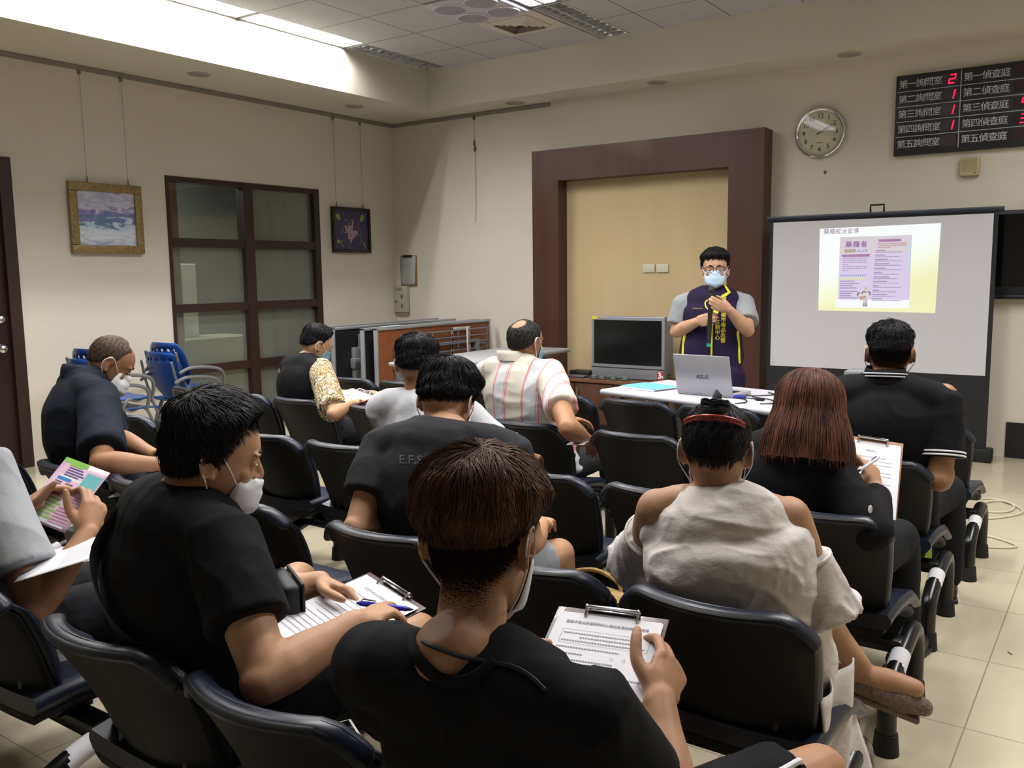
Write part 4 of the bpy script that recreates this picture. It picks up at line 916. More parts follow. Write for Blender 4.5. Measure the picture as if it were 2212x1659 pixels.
HEADBVH = BVHTree.FromPolygons([tuple(x) for x in np.concatenate(HEADMB.v)], HEADMB.f)
FACEMB = MB(); head_shapes(FACEMB, ears=False)
FACEBVH = BVHTree.FromPolygons([tuple(x) for x in np.concatenate(FACEMB.v)], FACEMB.f)
HC = V(0, -.006, .012)
def hrad(d):
    r = HEADBVH.ray_cast(Vector(HC), Vector(d)); return r[3] if r[0] else 0.08
AZ = np.radians([0, 30, 50, 66, 78, 86, 94, 104, 120, 145, 180])
def hair_thick(d, st):
    az = abs(math.atan2(d[0], d[1])); el = math.degrees(math.asin(max(-1, min(1, d[2]))))
    hl = np.interp(az, AZ, st['line']); k = np.clip((el-hl)/st.get('ramp', 6), 0, 1); k = k*k*(3-2*k)
    top = np.clip((el-st.get('split', 20))/22, 0, 1); azf = math.degrees(az)
    side = st['side']+(st['back']-st['side'])*np.clip((azf-90)/60, 0, 1)
    T = side+(st['top']-side)*top*top*(3-2*top)
    if 'bald' in st:
        for (ba, be, br) in st['bald']:
            bd = V(0, math.cos(math.radians(be))*math.cos(math.radians(ba)), math.sin(math.radians(be)))
            g = math.degrees(math.acos(max(-1, min(1, float(np.dot(bd, d)))))); k = k*np.clip((g-br)/7, 0, 1)
    return T*k-0.010*(1-k), k
LINE_M = [42, 41, 37, 24, 0, -14, -6, -12, -26, -36, -38]
def hair(st, HM, name, m, parent, loc, rng):
    """scalp shell with locks laid over it"""
    mb = MB(); nu, nv = 72, 40; P = []; 
    for i in range(1, nv):
        t = math.pi*i/nv; row = []
        for j in range(nu):
            p = 2*math.pi*j/nu; d = V(math.sin(t)*math.sin(p), math.sin(t)*math.cos(p), math.cos(t)); T, k = hair_thick(d, st)
            T = T+(0.0022*math.sin(p*23+3*math.sin(t*7))*k if st.get('locks') else 0)
            row.append(HC+d*(hrad(d)+T))
        P.append(row)
    top = HC+V(0, 0, hrad(V(0, 0, 1))+hair_thick(V(0, 0, 1), st)[0]); P = np.array(P); n0 = mb.n
    mb.grid(P, closed_u=True); b = mb.n; mb.add([top, HC+V(0, 0, -.06)], [])
    mb.f += [(b, (j+1) % nu, j) for j in range(nu)]+[(b+1, (nv-2)*nu+j, (nv-2)*nu+(j+1) % nu) for j in range(nu)]; mb.mi += [0]*(2*nu)
    L = st.get('locks')
    if L:
        cnt, ln, wd, lift = L; dc = unit(V(0.12, -math.cos(math.radians(st.get('crown', 62))), math.sin(math.radians(st.get('crown', 62))))); V_ = []; F_ = []; nn = 0; tries = 0
        done = 0
        cnt = int(cnt*1.6)
        while done < cnt and tries < cnt*6:
            tries += 1; z = rng.uniform(-.6, 1); a = rng.uniform(0, 6.2832); r = math.sqrt(1-z*z); d0 = V(r*math.cos(a), r*math.sin(a), z); T0, k0 = hair_thick(d0, st)
            if k0 < .35 or T0 < 0.0015: continue
            g = float(np.dot(d0, dc)); tau = unit(d0*g-dc); jit = unit(np.cross(d0, tau)); ja = rng.gauss(0, .16)+.42*math.sin(7*a+11*z)*math.cos(13*z-5*a)
            if st.get('fringe') and d0[1] > 0.2: tau = unit(tau+V(0, .5, -.2))
            tau = unit(tau+jit*ja); li = lift*rng.uniform(.2, 1.15)*(1+.8*math.sin(9*a-7*z)*math.sin(12*z+4*a)); l_ = ln*rng.uniform(.6, 1.2)*min(1, .35+T0/max(st['top'], .001)); pts = []
            m_ = 6
            for s in np.linspace(0, 1, m_):
                d = unit(d0+tau*(l_/0.1)*(s-.3)); T, k = hair_thick(d, st); base = hrad(d)+max(T, 0.0)*(0.86 if s == 0 else 1)
                if d[2] < d0[2]-0.5: base += 0
                pts.append(HC+d*(base+li*s*(1.35-s*.8)-(0.004 if s == 0 else 0))+jit*math.sin(s*3+a*5)*0.002)
            pts = np.array(pts); wds = wd*.62*rng.uniform(.7, 1.3)*np.array([.8, 1, 1, .85, .55, .08])
            nrm = d0; side = unit(np.cross(tau, nrm))
            tri = np.array([side, -side*0.5+nrm*.5, -side*.5-nrm*.5])
            for i in range(m_): V_.append(pts[i]+tri*wds[i])
            for i in range(m_-1):
                for c in range(3): F_.append((nn+i*3+c, nn+i*3+(c+1) % 3, nn+(i+1)*3+(c+1) % 3, nn+(i+1)*3+c))
            nn += 3*m_; done += 1
        if V_: mb.add(np.concatenate(V_), F_)
    mb.v = [xf(HM, x) for x in mb.v]
    return wb(mb, name, m, parent, loc, angle=None, fix=False)
def mask(HM, m, parent, loc, top=-.012, bot=-.104, width=62, sag=0.0, loop=None, nose=True):
    mb = MB(); us = np.linspace(-1, 1, 25); vs_ = np.linspace(0, 1, 15); P = []
    for v in vs_:
        z = bot+(top-bot)*v; row = []
        for u in us:
            w_ = math.radians(width*(0.82+.18*math.sin(math.pi*min(1, v*.9+.05)))); a = u*w_; zz = z+(0.006*(1-abs(u))*(v > .9)); d = V(math.sin(a), math.cos(a), 0)
            zc = max(zz, -.1); o = V(0, 0.0, zc); h = FACEBVH.ray_cast(Vector(o), Vector(d)); r = h[3] if h[0] else .08
            tent = .104*math.exp(-(a/.42)**2)*(1-max(0, abs(v-.62)-.25)*.25); r = max(r+.004, tent if nose else 0)
            pl = ((v*3.99) % 1.0-.5)*.0042*math.cos(u*1.5)**2
            row.append(V(math.sin(a)*r, math.cos(a)*r, zz)+d*(pl+sag*(1-v)))
        P.append(row)
    P = np.array(P)
    for _ in range(3): Q = P.copy(); Q[:, 1:-1] = P[:, 1:-1]*.5+(P[:, :-2]+P[:, 2:])*.25; P = Q.copy(); P[1:-1] = Q[1:-1]*.7+(Q[:-2]+Q[2:])*.15
    for i_, v in enumerate(vs_):
        pl = (((v*3.0) % 1.0)-.5)*.0065
        for j_, u in enumerate(us):
            P[i_, j_, 1] += pl*max(0, math.cos(u*1.5)); x_ = P[i_, j_]; zc = max(x_[2], -.1); o = V(0, 0, zc); d = unit(V(x_[0], x_[1], 0)); h = FACEBVH.ray_cast(Vector(o), Vector(d)); r0 = math.hypot(x_[0], x_[1])
            if h[0] and r0 < h[3]+.005: P[i_, j_, :2] = (d*(h[3]+.005))[:2]
    for _ in range(2): Q = P.copy(); Q[1:-1, 1:-1, :2] = P[1:-1, 1:-1, :2]*.5+(P[1:-1, :-2, :2]+P[1:-1, 2:, :2]+P[:-2, 1:-1, :2]+P[2:, 1:-1, :2])*.125; P = Q; P[1:-1, 1:-1, 1] += .0045
    mb.grid(P); mb.v = [xf(HM, x) for x in mb.v]; o = wb(mb, 'face_mask', m, parent, loc, angle=None, fix=False)
    s = o.modifiers.new('s', 'SOLIDIFY'); s.thickness = 0.0018; P = np.array(P)
    for sg, j in ((-1, 0), (1, -1)):
        k = MB(); a, b = P[-2, j], P[1, j]
        k.tube(smoothpath([a, a*.5+V(sg*.083, .012, .022)*.5+V(sg*.004, 0, 0), (sg*.0865, -.004, .0315), (sg*.0915, -.03, .012), (sg*.0915, -.03, -.012), (sg*.0885, -.018, -.034), b*.55+V(sg*.084, -.012, -.036)*.45+V(sg*.004, 0, 0), b], 5), .0016, 6)
        k.v = [xf(HM, x) for x in k.v]; ko = wb(k, 'ear_loop', loop or paper, None, loc); ko.parent = o
    return o
def hand_shapes(mb, wrist, f, n, t, curl, spread=0.0, thumb=(0.25, 0.25, 0.0), s=1.0, k=None):
    """f finger direction, n way the palm faces, t thumb side; curl: per finger (base, mid, tip) radians"""
    f = unit(f); n = unit(n-f*np.dot(n, f)); t0 = np.cross(f, n); t = t0 if np.dot(t0, t) > 0 else -t0; W = np.array(wrist, float)
    P = lambda a, b, c: W+s*(f*a+t*b+n*c)
    mb.tube([P(-.012, 0, 0), P(.01, .001, 0), P(.035, .004, .001), P(.062, .003, .002), P(.083, .001, .003)], [(s*.027, s*.021), (s*.03, s*.0195), (s*.038, s*.0175), (s*.041, s*.015), (s*.0385, s*.012)], 16, ref=t)
    mb.ell(P(.034, .023, .010), (s*.022,)*3, nu=12, nv=8); mb.ell(P(.032, -.024, .008), (s*.017,)*3, nu=12, nv=8)
    L = [(.045, .027, .023), (.050, .031, .024), (.046, .028, .024), (.036, .022, .021)]; off = [.030, .0105, -.0095, -.0285]; fx = [.084, .088, .084, .076]; rad = [.0096, .0098, .0093, .0083]
    tips = []
    for i in range(4):
        c = curl[i] if hasattr(curl[0], '__len__') else curl; p = P(fx[i]-.012, off[i], 0); p1 = P(fx[i], off[i]*1.02, .002); pts = [p, p1]; a = 0; sp = spread*(1.5-i)*.12
        for j in range(3):
            a += c[j]; d = unit((f+t*sp)*math.cos(a)+n*math.sin(a)); pts.append(pts[-1]+d*s*L[i][j])
        r = s*rad[i]; mb.tube(smoothpath(pts, 4), np.interp(np.linspace(0, 1, 17), [0, .25, .55, .8, 1], [r*1.12, r*1.05, r, r*.92, r*.74]), 12); tips.append(pts[-1])
    a, b, c = thumb; b0 = P(.018, .026, .008); d1 = unit(f*(.62-a*.3)+t*(.75-a*.5)+n*(.25+a)); p1 = b0+d1*s*.042; d2 = unit(f*(.9-b*.3)+t*(.42-b*.75)+n*(.15+b)); p2 = p1+d2*s*.034; d3 = unit(d2+f*.25-t*c); p3 = p2+d3*s*.027
    mb.tube(smoothpath([b0-d1*s*.012, b0, p1, p2, p3], 4), np.interp(np.linspace(0, 1, 17), [0, .3, .6, .85, 1], [s*.0165, s*.0145, s*.0115, s*.0108, s*.008]), 12); tips.append(p3)
    return tips
def elbow_ik(S, W, l1, l2, pole):
    d = W-S; D = min(np.linalg.norm(d), (l1+l2)*.999); u = unit(d); a = (l1*l1-l2*l2+D*D)/(2*D); h = math.sqrt(max(0, l1*l1-a*a)); p = unit(pole-u*np.dot(pole, u)); return S+u*a+p*h
TS = [(-.08, .160, .11, 0), (0, .168, .118, 0), (.15, .162, .122, .0), (.35, .152, .118, .0), (.58, .166, .126, .005), (.76, .172, .118, .01), (.88, .150, .094, .018), (.95, .098, .074, .026), (1.0, .066, .06, .03)]
SKIN = {}
def skin(c1, c2): 
    k = 'skin_'+c1[1:]; return mat(k, c1, .52, noise=(14, c2, 5), bump=(140, .12, .001), spec=.35)
def hframe(c, yaw, pitch, roll=0, s=1.0):
    y, p, r = map(math.radians, (yaw, pitch, roll)); fw = V(math.sin(y)*math.cos(p), math.cos(y)*math.cos(p), -math.sin(p)); rt = V(math.cos(y), -math.sin(y), 0); up = np.cross(rt, fw)
    r2 = rt*math.cos(r)-up*math.sin(r); u2 = up*math.cos(r)+rt*math.sin(r); return frame(c, r2*s, fw*s, u2*s), r2, fw, u2
class Person:
    def __init__(s, label, hip, c7, head, hyaw, hpitch, tyaw, skincol, hroll=0, sh=.185, fat=1.0, depth=1.0, vox=.006, hs=1.0, slouch=.05, female=False, fz=0.0, drop=.055):
        s.label = label; s.hip = V(*hip); s.c7 = V(*c7); s.fat = fat; s.dep = depth; s.vox = vox; s.hs = hs; s.bulge = slouch; s.sh = sh; s.skin = skin(*skincol)
        s.loc = V(hip[0], hip[1], fz); s.root = thing('person', label, 'person', tuple(s.loc)); s.mb = MB(); s.keep = []
        y = math.radians(tyaw); s.rt = V(math.cos(y), -math.sin(y), 0); s.fw = V(math.sin(y), math.cos(y), 0)
        s.HM, s.hr, s.hf, s.hu = hframe(V(*head), hyaw, hpitch, hroll, hs)
        up = unit(s.c7-s.hip); s.up = up; s.shL = s.c7-s.rt*sh-up*drop+s.fw*.025; s.shR = s.c7+s.rt*sh-up*drop+s.fw*.025
        s.arm = {}; s.knee = {}; s.ank = {}; s.rng = random.Random(len(label)*7+int(abs(hip[0])*100))
        hb = MB(); head_shapes(hb); s.mb.add(xf(s.HM, np.concatenate(hb.v)), hb.f); s.keep.append((xf(s.HM, [(0, .03, -.02)])[0], .13*hs, .25))
        base = xf(s.HM, [(0, -.010, -.055)])[0]; s.mb.tube(smoothpath([s.c7+s.fw*.03-up*.05, s.c7+s.fw*.038+up*.005, (s.c7+s.fw*.04+base)/2+s.hu*.0, base], 4), np.interp(np.linspace(0, 1, 13), [0, .4, 1], [.064, .054, .049])*(fat**.5), 16)
        s.torso(s.mb, 0.0)
    def spine(s, t):
        back = -s.fw; c = (s.hip+s.c7)/2+back*s.bulge*1.6; return s.hip*(1-t)**2+2*c*t*(1-t)+s.c7*t*t
    def torso(s, mb, inf, sec=None, hem=None):
        pts = []; rad = []
        for t, a, b, sh in (sec or TS):
            p = s.spine(max(t, 0)) if t >= 0 else s.hip-s.up*.08*(-t/.08); pts.append(p+s.fw*(sh+.012)); rad.append((a*s.fat+inf, b*s.fat*s.dep+inf))
        T = np.linspace(0, 1, 26); k = np.linspace(0, 1, len(pts)); P = np.array(pts); P2 = smoothpath(P, 4); rr = np.array(rad); R2 = np.stack([np.interp(np.linspace(0, 1, len(P2)), k, rr[:, i]) for i in (0, 1)], 1)
        mb.tube(P2, R2, 28, ref=s.rt)
    def shoulder(s, mb, inf, side, r0=.058):
        S = s.shL if side == 'L' else s.shR; mb.tube(smoothpath([s.c7+s.fw*.028-s.up*.035, s.c7*.5+S*.5+s.up*.004-s.fw*.005, S], 4), np.interp(np.linspace(0, 1, 9), [0, .5, 1], [r0+inf, r0*.95+inf, .056*s.fat**.5+inf]), 16)
        mid = s.spine(.72)+s.fw*.02; mb.tube([mid+(S-s.c7)*.45, S-s.up*.03], [.085*s.fat+inf, .058+inf], 16)
    def setarm(s, side, wrist, pole=None, elbow=None, f=None, n=None, t=None, curl=(.35, .45, .3), spread=.5, thumb=(.25, .25, 0), l1=.285, l2=.25, hscale=1.0, hand=True, fat=1.0):
        S = s.shL if side == 'L' else s.shR; W = V(*wrist); E = V(*elbow) if elbow is not None else elbow_ik(S, W, l1, l2, V(*pole)); s.arm[side] = (S, E, W); g = fat; s.af = getattr(s, 'af', {}); s.af[side] = fat
        s.shoulder(s.mb, -.004, side); a = (E-S); b = (W-E)
        s.mb.tube([S-a*.05, S+a*.25, S+a*.6, S+a*.9, E], [.053*g, .052*g, .045*g, .041*g, .039*g], 16)
        s.mb.tube([E-unit(b)*.01, E+b*.2, E+b*.45, E+b*.75, W], [.039*g, .044*g, .040*g, .031*g, (.028*g**.5)], 16)
        if hand:
            f = unit(b) if f is None else f; s.tips = hand_shapes(s.mb, W, V(*f), V(*n), V(*t), curl, spread, thumb, hscale); s.keep.append((W+unit(V(*f))*.09*hscale, .13*hscale, .3))
    def setleg(s, side, knee, ankle, toe=None, r=1.0):
        sg = -1 if side == 'L' else 1; y = s.hip+s.rt*sg*.09-s.up*.01; K = V(*knee); A = V(*ankle); s.knee[side] = (y, K, A)
        s.mb.tube([y, y*.5+K*.5, K], [.088*r*s.fat**.5, .076*r, .055*r], 16); s.mb.tube([K, K*.7+A*.3, K*.35+A*.65, A], [.054*r, .056*r, .04*r, .034*r], 16)
        t = V(*toe) if toe is not None else A+V(s.fw[0]*.16, s.fw[1]*.16, -.055); s.mb.tube([A-unit(t-A)*.03-V(0, 0, .03), A*.5+t*.5-V(0, 0, .01), t], [.034, .038, .028], 12); s.foot = getattr(s, 'foot', {}); s.foot[side] = (A, t)
    def finish(s, it=7):
        v, q = remesh(s.mb, s.vox, it, s.keep); s.bvq = (v, q); s.body = put_mesh('body', v, q, s.skin, s.root, s.loc); return s.body
    def garment(s, name, build, m, inf=.014, it=14, amp=.004, scale=(8, 8, 8), vox=None, seed=1, sub=None):
        mb = MB(); build(mb); v, q = remesh(mb, vox or s.vox*1.2, it)
        if amp: v = folds(v, q, amp, scale, seed)
        o = put_mesh(name, v, q, m, s.root if sub is None else sub, s.loc); s.last = (v, q); return o
    def sleeve(s, mb, side, frac, inf, flare=.012, start=-.10):
        S, E, W = s.arm[side]; a = E-S; g = max(s.af[side], s.fat**.5); k = np.linspace(start, min(frac, 1.0), 6); P = [S+a*x for x in k]; R_a = [(.055-.012*x)*g+inf+flare*x for x in k]
        if frac > 1:
            b = W-E; kk = np.linspace(0, frac-1, 6)[1:]; P += [E+b*x for x in kk]; R_a += [.043-.012*x+inf for x in kk]; mb.ell(E, (.045*g+inf,)*3)
        mb.tube(P, R_a, 18, cap='flat')
    def shirt(s, m, frac=.55, inf=.013, name='shirt', hem=None, amp=.005, sleeves='LR', flare=.012, seed=1, neck=.965, scale=(8, 8, 6), it=12, shr=.06):
        def b(mb):
            sec = [x for x in TS if x[0] <= neck]
            if hem is not None: sec = [(hem, sec[0][1]+.012, sec[0][2]+.012, 0)]+sec
            s.torso(mb, inf, sec)
            for k in 'LR':
                if k in s.arm or True:
                    s.shoulder(mb, inf*.8, k, shr-.002)
                if k in sleeves and k in s.arm: s.sleeve(mb, k, frac, inf, flare)
        return s.garment(name, b, m, inf, it, amp, scale, seed=seed)
    def collar(s, m, r=.066, h=.02, name='collar', parent=None, tilt=.25, th=.006, drop=0.0, two=None):
        c = s.c7+s.fw*.034+s.up*(.022-drop); ax = unit(s.up+s.fw*tilt); x = s.rt; y = np.cross(ax, x); mb = MB(); th_ = np.linspace(0, 2*math.pi, 40, endpoint=False)
        rings = [np.array([c+ax*dz+x*math.cos(a)*rr+y*math.sin(a)*rr*1.02 for a in th_]) for dz, rr in ((-h*.5, r+.006), (h*.1, r+.005), (h*.5, r), (h*.55, r-th), (0, r-th*.5), (-h*.5, r))]
        mb.grid(np.array(rings), closed_u=True); o = wb(mb, name, m, parent or s.root, s.loc, angle=None)
        return o
    def trousers(s, m, upto=1.0, inf=.014, name='trousers', amp=.004):
        def b(mb):
            mb.tube([s.hip-s.rt*.07, s.hip+s.rt*.07], [(.118*s.fat+inf, .105*s.fat+inf)]*2, 20, ref=s.up); 
            for k, (h, K, A) in s.knee.items():
                if upto <= .8: P = [h+(K-h)*x for x in np.linspace(0, upto, 5)]; R_a = [.09*s.fat**.5-.016*x+inf+.004 for x in np.linspace(0, 1, 5)]; mb.tube(P, R_a, 18, cap='flat')
                else:
                    mb.tube([h, h*.5+K*.5, K], [.09*s.fat**.5+inf, .078+inf, .06+inf], 18); e = K+(A-K)*(.95 if upto >= 1 else .1); mb.tube([K, K*.6+e*.4, e], [.06+inf, .058+inf, .046+inf], 18)
        return s.garment(name, b, m, inf, 10, amp, (9, 9, 9))
    def shoes(s, m):
        for k, (A, t) in s.foot.items():
            mb = MB(); d = unit(V(t[0]-A[0], t[1]-A[1], 0)); z = s.loc[2]; A2 = V(A[0], A[1], z+.04); 
            mb.tube(smoothpath([A2-d*.05, A2+d*.03, A2+d*.12, A2+d*.19], 4), np.interp(np.linspace(0, 1, 13), [0, .3, .7, 1], [.038, .043, .042, .03]), 14); mb.rbox((-.04, -.09, 0), (.04, .21, .018), .008, M=frame(V(A[0], A[1], z), np.cross(d, V(0, 0, 1)), d, V(0, 0, 1)))
            wb(mb, 'shoe', m, s.root, s.loc)
    def eyes(s):
        w_ = mat('eye_white', '#d9d4ce', .3); ir = mat('iris_dark', '#17110e', .2); br = mat('eyebrow', '#1a1513', .8)
        for sg in (-1, 1):
            mb = MB(); mb.ell((sg*.031, .0815, .002), (.0115, .0055, .0034), nu=14, nv=10); mb.v = [xf(s.HM, x) for x in mb.v]; e = wb(mb, 'eye', w_, s.root, s.loc)
            mb = MB(); mb.ell((sg*.031, .0862, .002), (.0045, .0014, .0034), nu=12, nv=8); mb.v = [xf(s.HM, x) for x in mb.v]; i_ = wb(mb, 'iris', ir, None, s.loc); i_.parent = e
            mb = MB(); mb.tube([(sg*.014, .0905, .025), (sg*.03, .0895, .0315), (sg*.047, .079, .026)], [.003, .0035, .0018], 8); mb.v = [xf(s.HM, x) for x in mb.v]; wb(mb, 'eyebrow', br, s.root, s.loc)
    def hair(s, st, m, name='hair'): return hair(st, s.HM, name, m, s.root, s.loc, s.rng)
    def mask(s, m, **k): return mask(s.HM, m, s.root, s.loc, **k)
def hairmat(name, c1, c2, rough=.6): return mat(name, c1, rough, noise=(60, c2, 4, (1, 1, .25)), bump=(220, .35, .003, (1, 1, .2)), spec=.25)
def cloth(name, c1, c2=None, rough=.85, bump=(14, .35, .012), sheen=0.0): return mat(name, c1, rough, noise=(5, c2 or c1, 4), bump=bump, spec=.2, sheen=sheen)

def on_px(bvhs, px, py):
    """first surface of the given meshes along the camera's line of sight through a pixel of the photograph"""
    best = None; d = unit(ray(px, py))
    for b in bvhs:
        h = b.ray_cast(Vector(CAM), Vector(d))
        if h[0] and (best is None or h[3] < best[1]): best = (np.array(h[0]), h[3], np.array(h[1]))
    return best
def bvh(v, q): return BVHTree.FromPolygons([tuple(x) for x in v], [tuple(map(int, x)) for x in q])

def fadem(name, c):
    if name in MATS: return MATS[name]
    m = bpy.data.materials.new(name); m.use_nodes = True; nt = m.node_tree; nt.nodes.clear(); N = nt.nodes.new; o = N('ShaderNodeOutputMaterial'); at_ = N('ShaderNodeAttribute'); at_.attribute_name = 'fade'; tc = N('ShaderNodeTexCoord')
    nz = N('ShaderNodeTexNoise'); nz.inputs['Scale'].default_value = 700; nz.inputs['Detail'].default_value = 1; nt.links.new(tc.outputs['Object'], nz.inputs['Vector']); mp = N('ShaderNodeMapRange'); mp.inputs[1].default_value = .25; mp.inputs[2].default_value = .75; nt.links.new(nz.outputs['Fac'], mp.inputs[0])
    lt = N('ShaderNodeMath'); lt.operation = 'LESS_THAN'; nt.links.new(mp.outputs[0], lt.inputs[0]); nt.links.new(at_.outputs['Fac'], lt.inputs[1]); df = N('ShaderNodeBsdfDiffuse'); df.inputs[0].default_value = lin(c)+(1,); tr = N('ShaderNodeBsdfTransparent'); mx = N('ShaderNodeMixShader')
    nt.links.new(lt.outputs[0], mx.inputs[0]); nt.links.new(tr.outputs[0], mx.inputs[1]); nt.links.new(df.outputs[0], mx.inputs[2]); nt.links.new(mx.outputs[0], o.inputs[0]); MATS[name] = m; return m
def stubble(p, m, zlo, zhi, yfront=.0, zside=.03, strength=.95, name='hair_fade'):
    """shaved hair: short stubble thinning out down the nape and above the ears"""
    v, q = p.bvq; Mi = np.linalg.inv(p.HM); L = xf(Mi, v); n = vnormals(v, q); back = np.clip((yfront-L[:, 1])/.03, 0, 1); zl = np.where(L[:, 1] > -.05, zlo+(zside-zlo)*np.clip((L[:, 1]+.05)/.05, 0, 1), zlo)
    f = np.clip((L[:, 2]-zl)/(zhi-zlo), 0, 1)*back*strength; r = np.hypot(L[:, 0], L[:, 1]); f *= (r < .13)*(np.abs(L[:, 0]) < .078); ok = np.all(f[q] > .02, axis=1)
    idx = np.unique(q[ok]); mp = -np.ones(len(v), int); mp[idx] = np.arange(len(idx)); o = put_mesh(name, v[idx]+n[idx]*.0012, mp[q[ok]], m, p.root, p.loc); a = o.data.attributes.new('fade', 'FLOAT', 'POINT'); a.data.foreach_set('value', f[idx].astype(np.float32)); return o
# ---------------------------------------------------------------- the people
SK1 = ('#a97f61', '#9b7053'); SK2 = ('#b98f70', '#aa8061'); SK3 = ('#ad8567', '#9e7558'); SK4 = ('#b98f70', '#a98062'); SK5 = ('#9c7253', '#8d6447'); SK6 = ('#bd9478', '#ad8467')
black_tee = cloth('black_tee', '#0b0c10', '#0e0f14'); black_polo = cloth('black_polo', '#0c0c0f', '#101014'); navy_polo = cloth('navy_polo', '#141b28', '#10161f')
grey_tee = cloth('charcoal_tee', '#2b2b2f', '#26262a'); white_tee = cloth('white_tee', '#b3b4b8', '#aaabaf'); light_grey = cloth('light_grey_tee', '#9c9fa3', '#929599')
dark_trs = cloth('dark_trousers', '#15161a', '#1b1c21'); black_trs = cloth('black_shorts', '#0c0d10', '#101115'); grey_shorts = cloth('grey_shorts', '#8e9298', '#84888e')
mask_w = mat('mask_white', '#d6d8da', .8, bump=(90, .15, .002)); mask_b = mat('mask_blue', '#b9d4ee', .8, bump=(90, .15, .002)); mask_l = mat('mask_pale_blue', '#b9cbd8', .8); mask_t = mat('mask_teal', '#6f9cab', .8); mask_n = mat('mask_royal', '#1c3f9c', .8)
hair_k = hairmat('hair_black', '#0d0c0e', '#17151a'); hair_br = hairmat('hair_brown', '#5c402b', '#382618'); hair_red = mat('hair_auburn', '#6d4330', .6, noise=(26, '#33201a', 3, (1, 1, .2)), bump=(220, .35, .003, (1, 1, .2)), spec=.25); stub = mat('hair_stubble', '#241c19', .7, noise=(200, '#2f2520', 3)); hair_gk = hairmat('hair_greyblack', '#221f1e', '#2d2a29')
shoe_b = mat('shoe_black', '#141414', .5)
def seatx(x0, i): return x0+.234+i*.507
FH = 0.0

# --- P1 nearest man, brown undercut
p = Person('person in a black t-shirt with tousled brown undercut hair, nearest the camera', (6.33, -6.55, .49), at(978, 1468, 1.265), (6.245, -6.70, 1.055), -8, 20, -6, SK1, sh=.185, fat=1.05, vox=.0042, slouch=.03, hroll=-3, drop=.04)
p.mb.tube([p.c7+p.fw*.03-p.up*.06, p.c7+p.fw*.035+p.up*.04], [.066, .06], 16)
cb1 = dict(TL=at(1207, 1308, 1.751), TR=at(1446, 1338, 1.668)); 
ux = unit(cb1['TR']-cb1['TL']); dn = unit(at(1367, 1620, 1.427)-cb1['TR']); dn = unit(dn-ux*np.dot(dn, ux)); nn = np.cross(dn, ux)   # nn faces the holder
nn = nn if np.dot(nn, CAM-cb1['TL']) > 0 else -nn
wR = at(1424, 1512, 1.50); wL = cb1['TL']+dn*.195-ux*.05-nn*.014
p.setarm('R', wR, elbow=at(1462, 1790, 1.34), f=unit(-dn+ux*.10), n=-nn*.6-ux*.8, t=-ux*.9+nn*.5, curl=((.55, .6, .3), (.65, .7, .4), (.75, .75, .4), (.8, .8, .4)), thumb=(.05, -.1, .1), hscale=1.0)
tips1 = p.tips
p.setarm('L', wL, elbow=at(930, 1600, 1.50), f=unit(ux-dn*.12), n=nn, t=-dn, curl=((.02, .02, .02),)*4, thumb=(1.0, -.25, .25))
p.setleg('R', (6.60, -6.10, .50), (6.6, -6.0, .08)); p.setleg('L', (6.2, -6.05, .52), (6.15, -6.0, .08))
p.finish(6)
p.shirt(black_tee, .55, .014, 't_shirt', neck=.92, amp=.006, hem=-.02, scale=(7, 7, 5)); p1b = [bvh(*p.last), bvh(*p.bvq)]
def drape(pp, bv, pts, r, m, name):
    P = [on_px(bv, *q) for q in pts]; P = [x[0]+x[2]*r*.5 for x in P if x is not None]; k = MB()
    if len(P) > 2: k.tube(smoothpath(P, 5), r, 8); wb(k, name, m, pp.root, pp.loc)
drape(p, p1b, [(893, 1383), (903, 1412), (925, 1442), (955, 1464), (985, 1473), (1015, 1470), (1042, 1456), (1062, 1438)], (.009), black_tee, 'shirt_collar')
p.trousers(black_trs, .79, name='shorts'); p1s = bvh(*p.last); p.shoes(shoe_b); p.eyes()
h_, K_, A_ = p.knee['R']; k = MB(); P = []
for f_ in np.linspace(.3, .78, 8):
    c_ = h_+(K_-h_)*f_; hit = p1s.ray_cast(Vector(c_+p.rt*.12+V(0, 0, .2)), Vector(unit(-p.rt*.12-V(0, 0, .2)))); P.append(np.array(hit[0])+V(0, 0, .002) if hit[0] else c_+V(.045, 0, .07))
k.tube(smoothpath(P, 4), .006, 8); wb(k, 'side_piping', paper, p.root, p.loc)
drape(p, p1b, [(893, 1375), (925, 1392), (965, 1408), (1005, 1420), (1045, 1430), (1085, 1437), (1120, 1447), (1150, 1466), (1175, 1490)], .0034, mat('cord_black', '#0c0c0e', .6), 'neck_cord')
stubble(p, fadem('stubble_brown', '#15100d'), -.125, -.03, .03, -.02)
p.hair(dict(line=[46, 42, 38, 26, 14, 6, 2, -2, -6, -14, -16], side=.018, back=.024, top=.034, split=14, ramp=22, locks=(6400, .05, .0018, .013), crown=66), hair_br)
p.mask(mask_w, width=66)
P1 = p
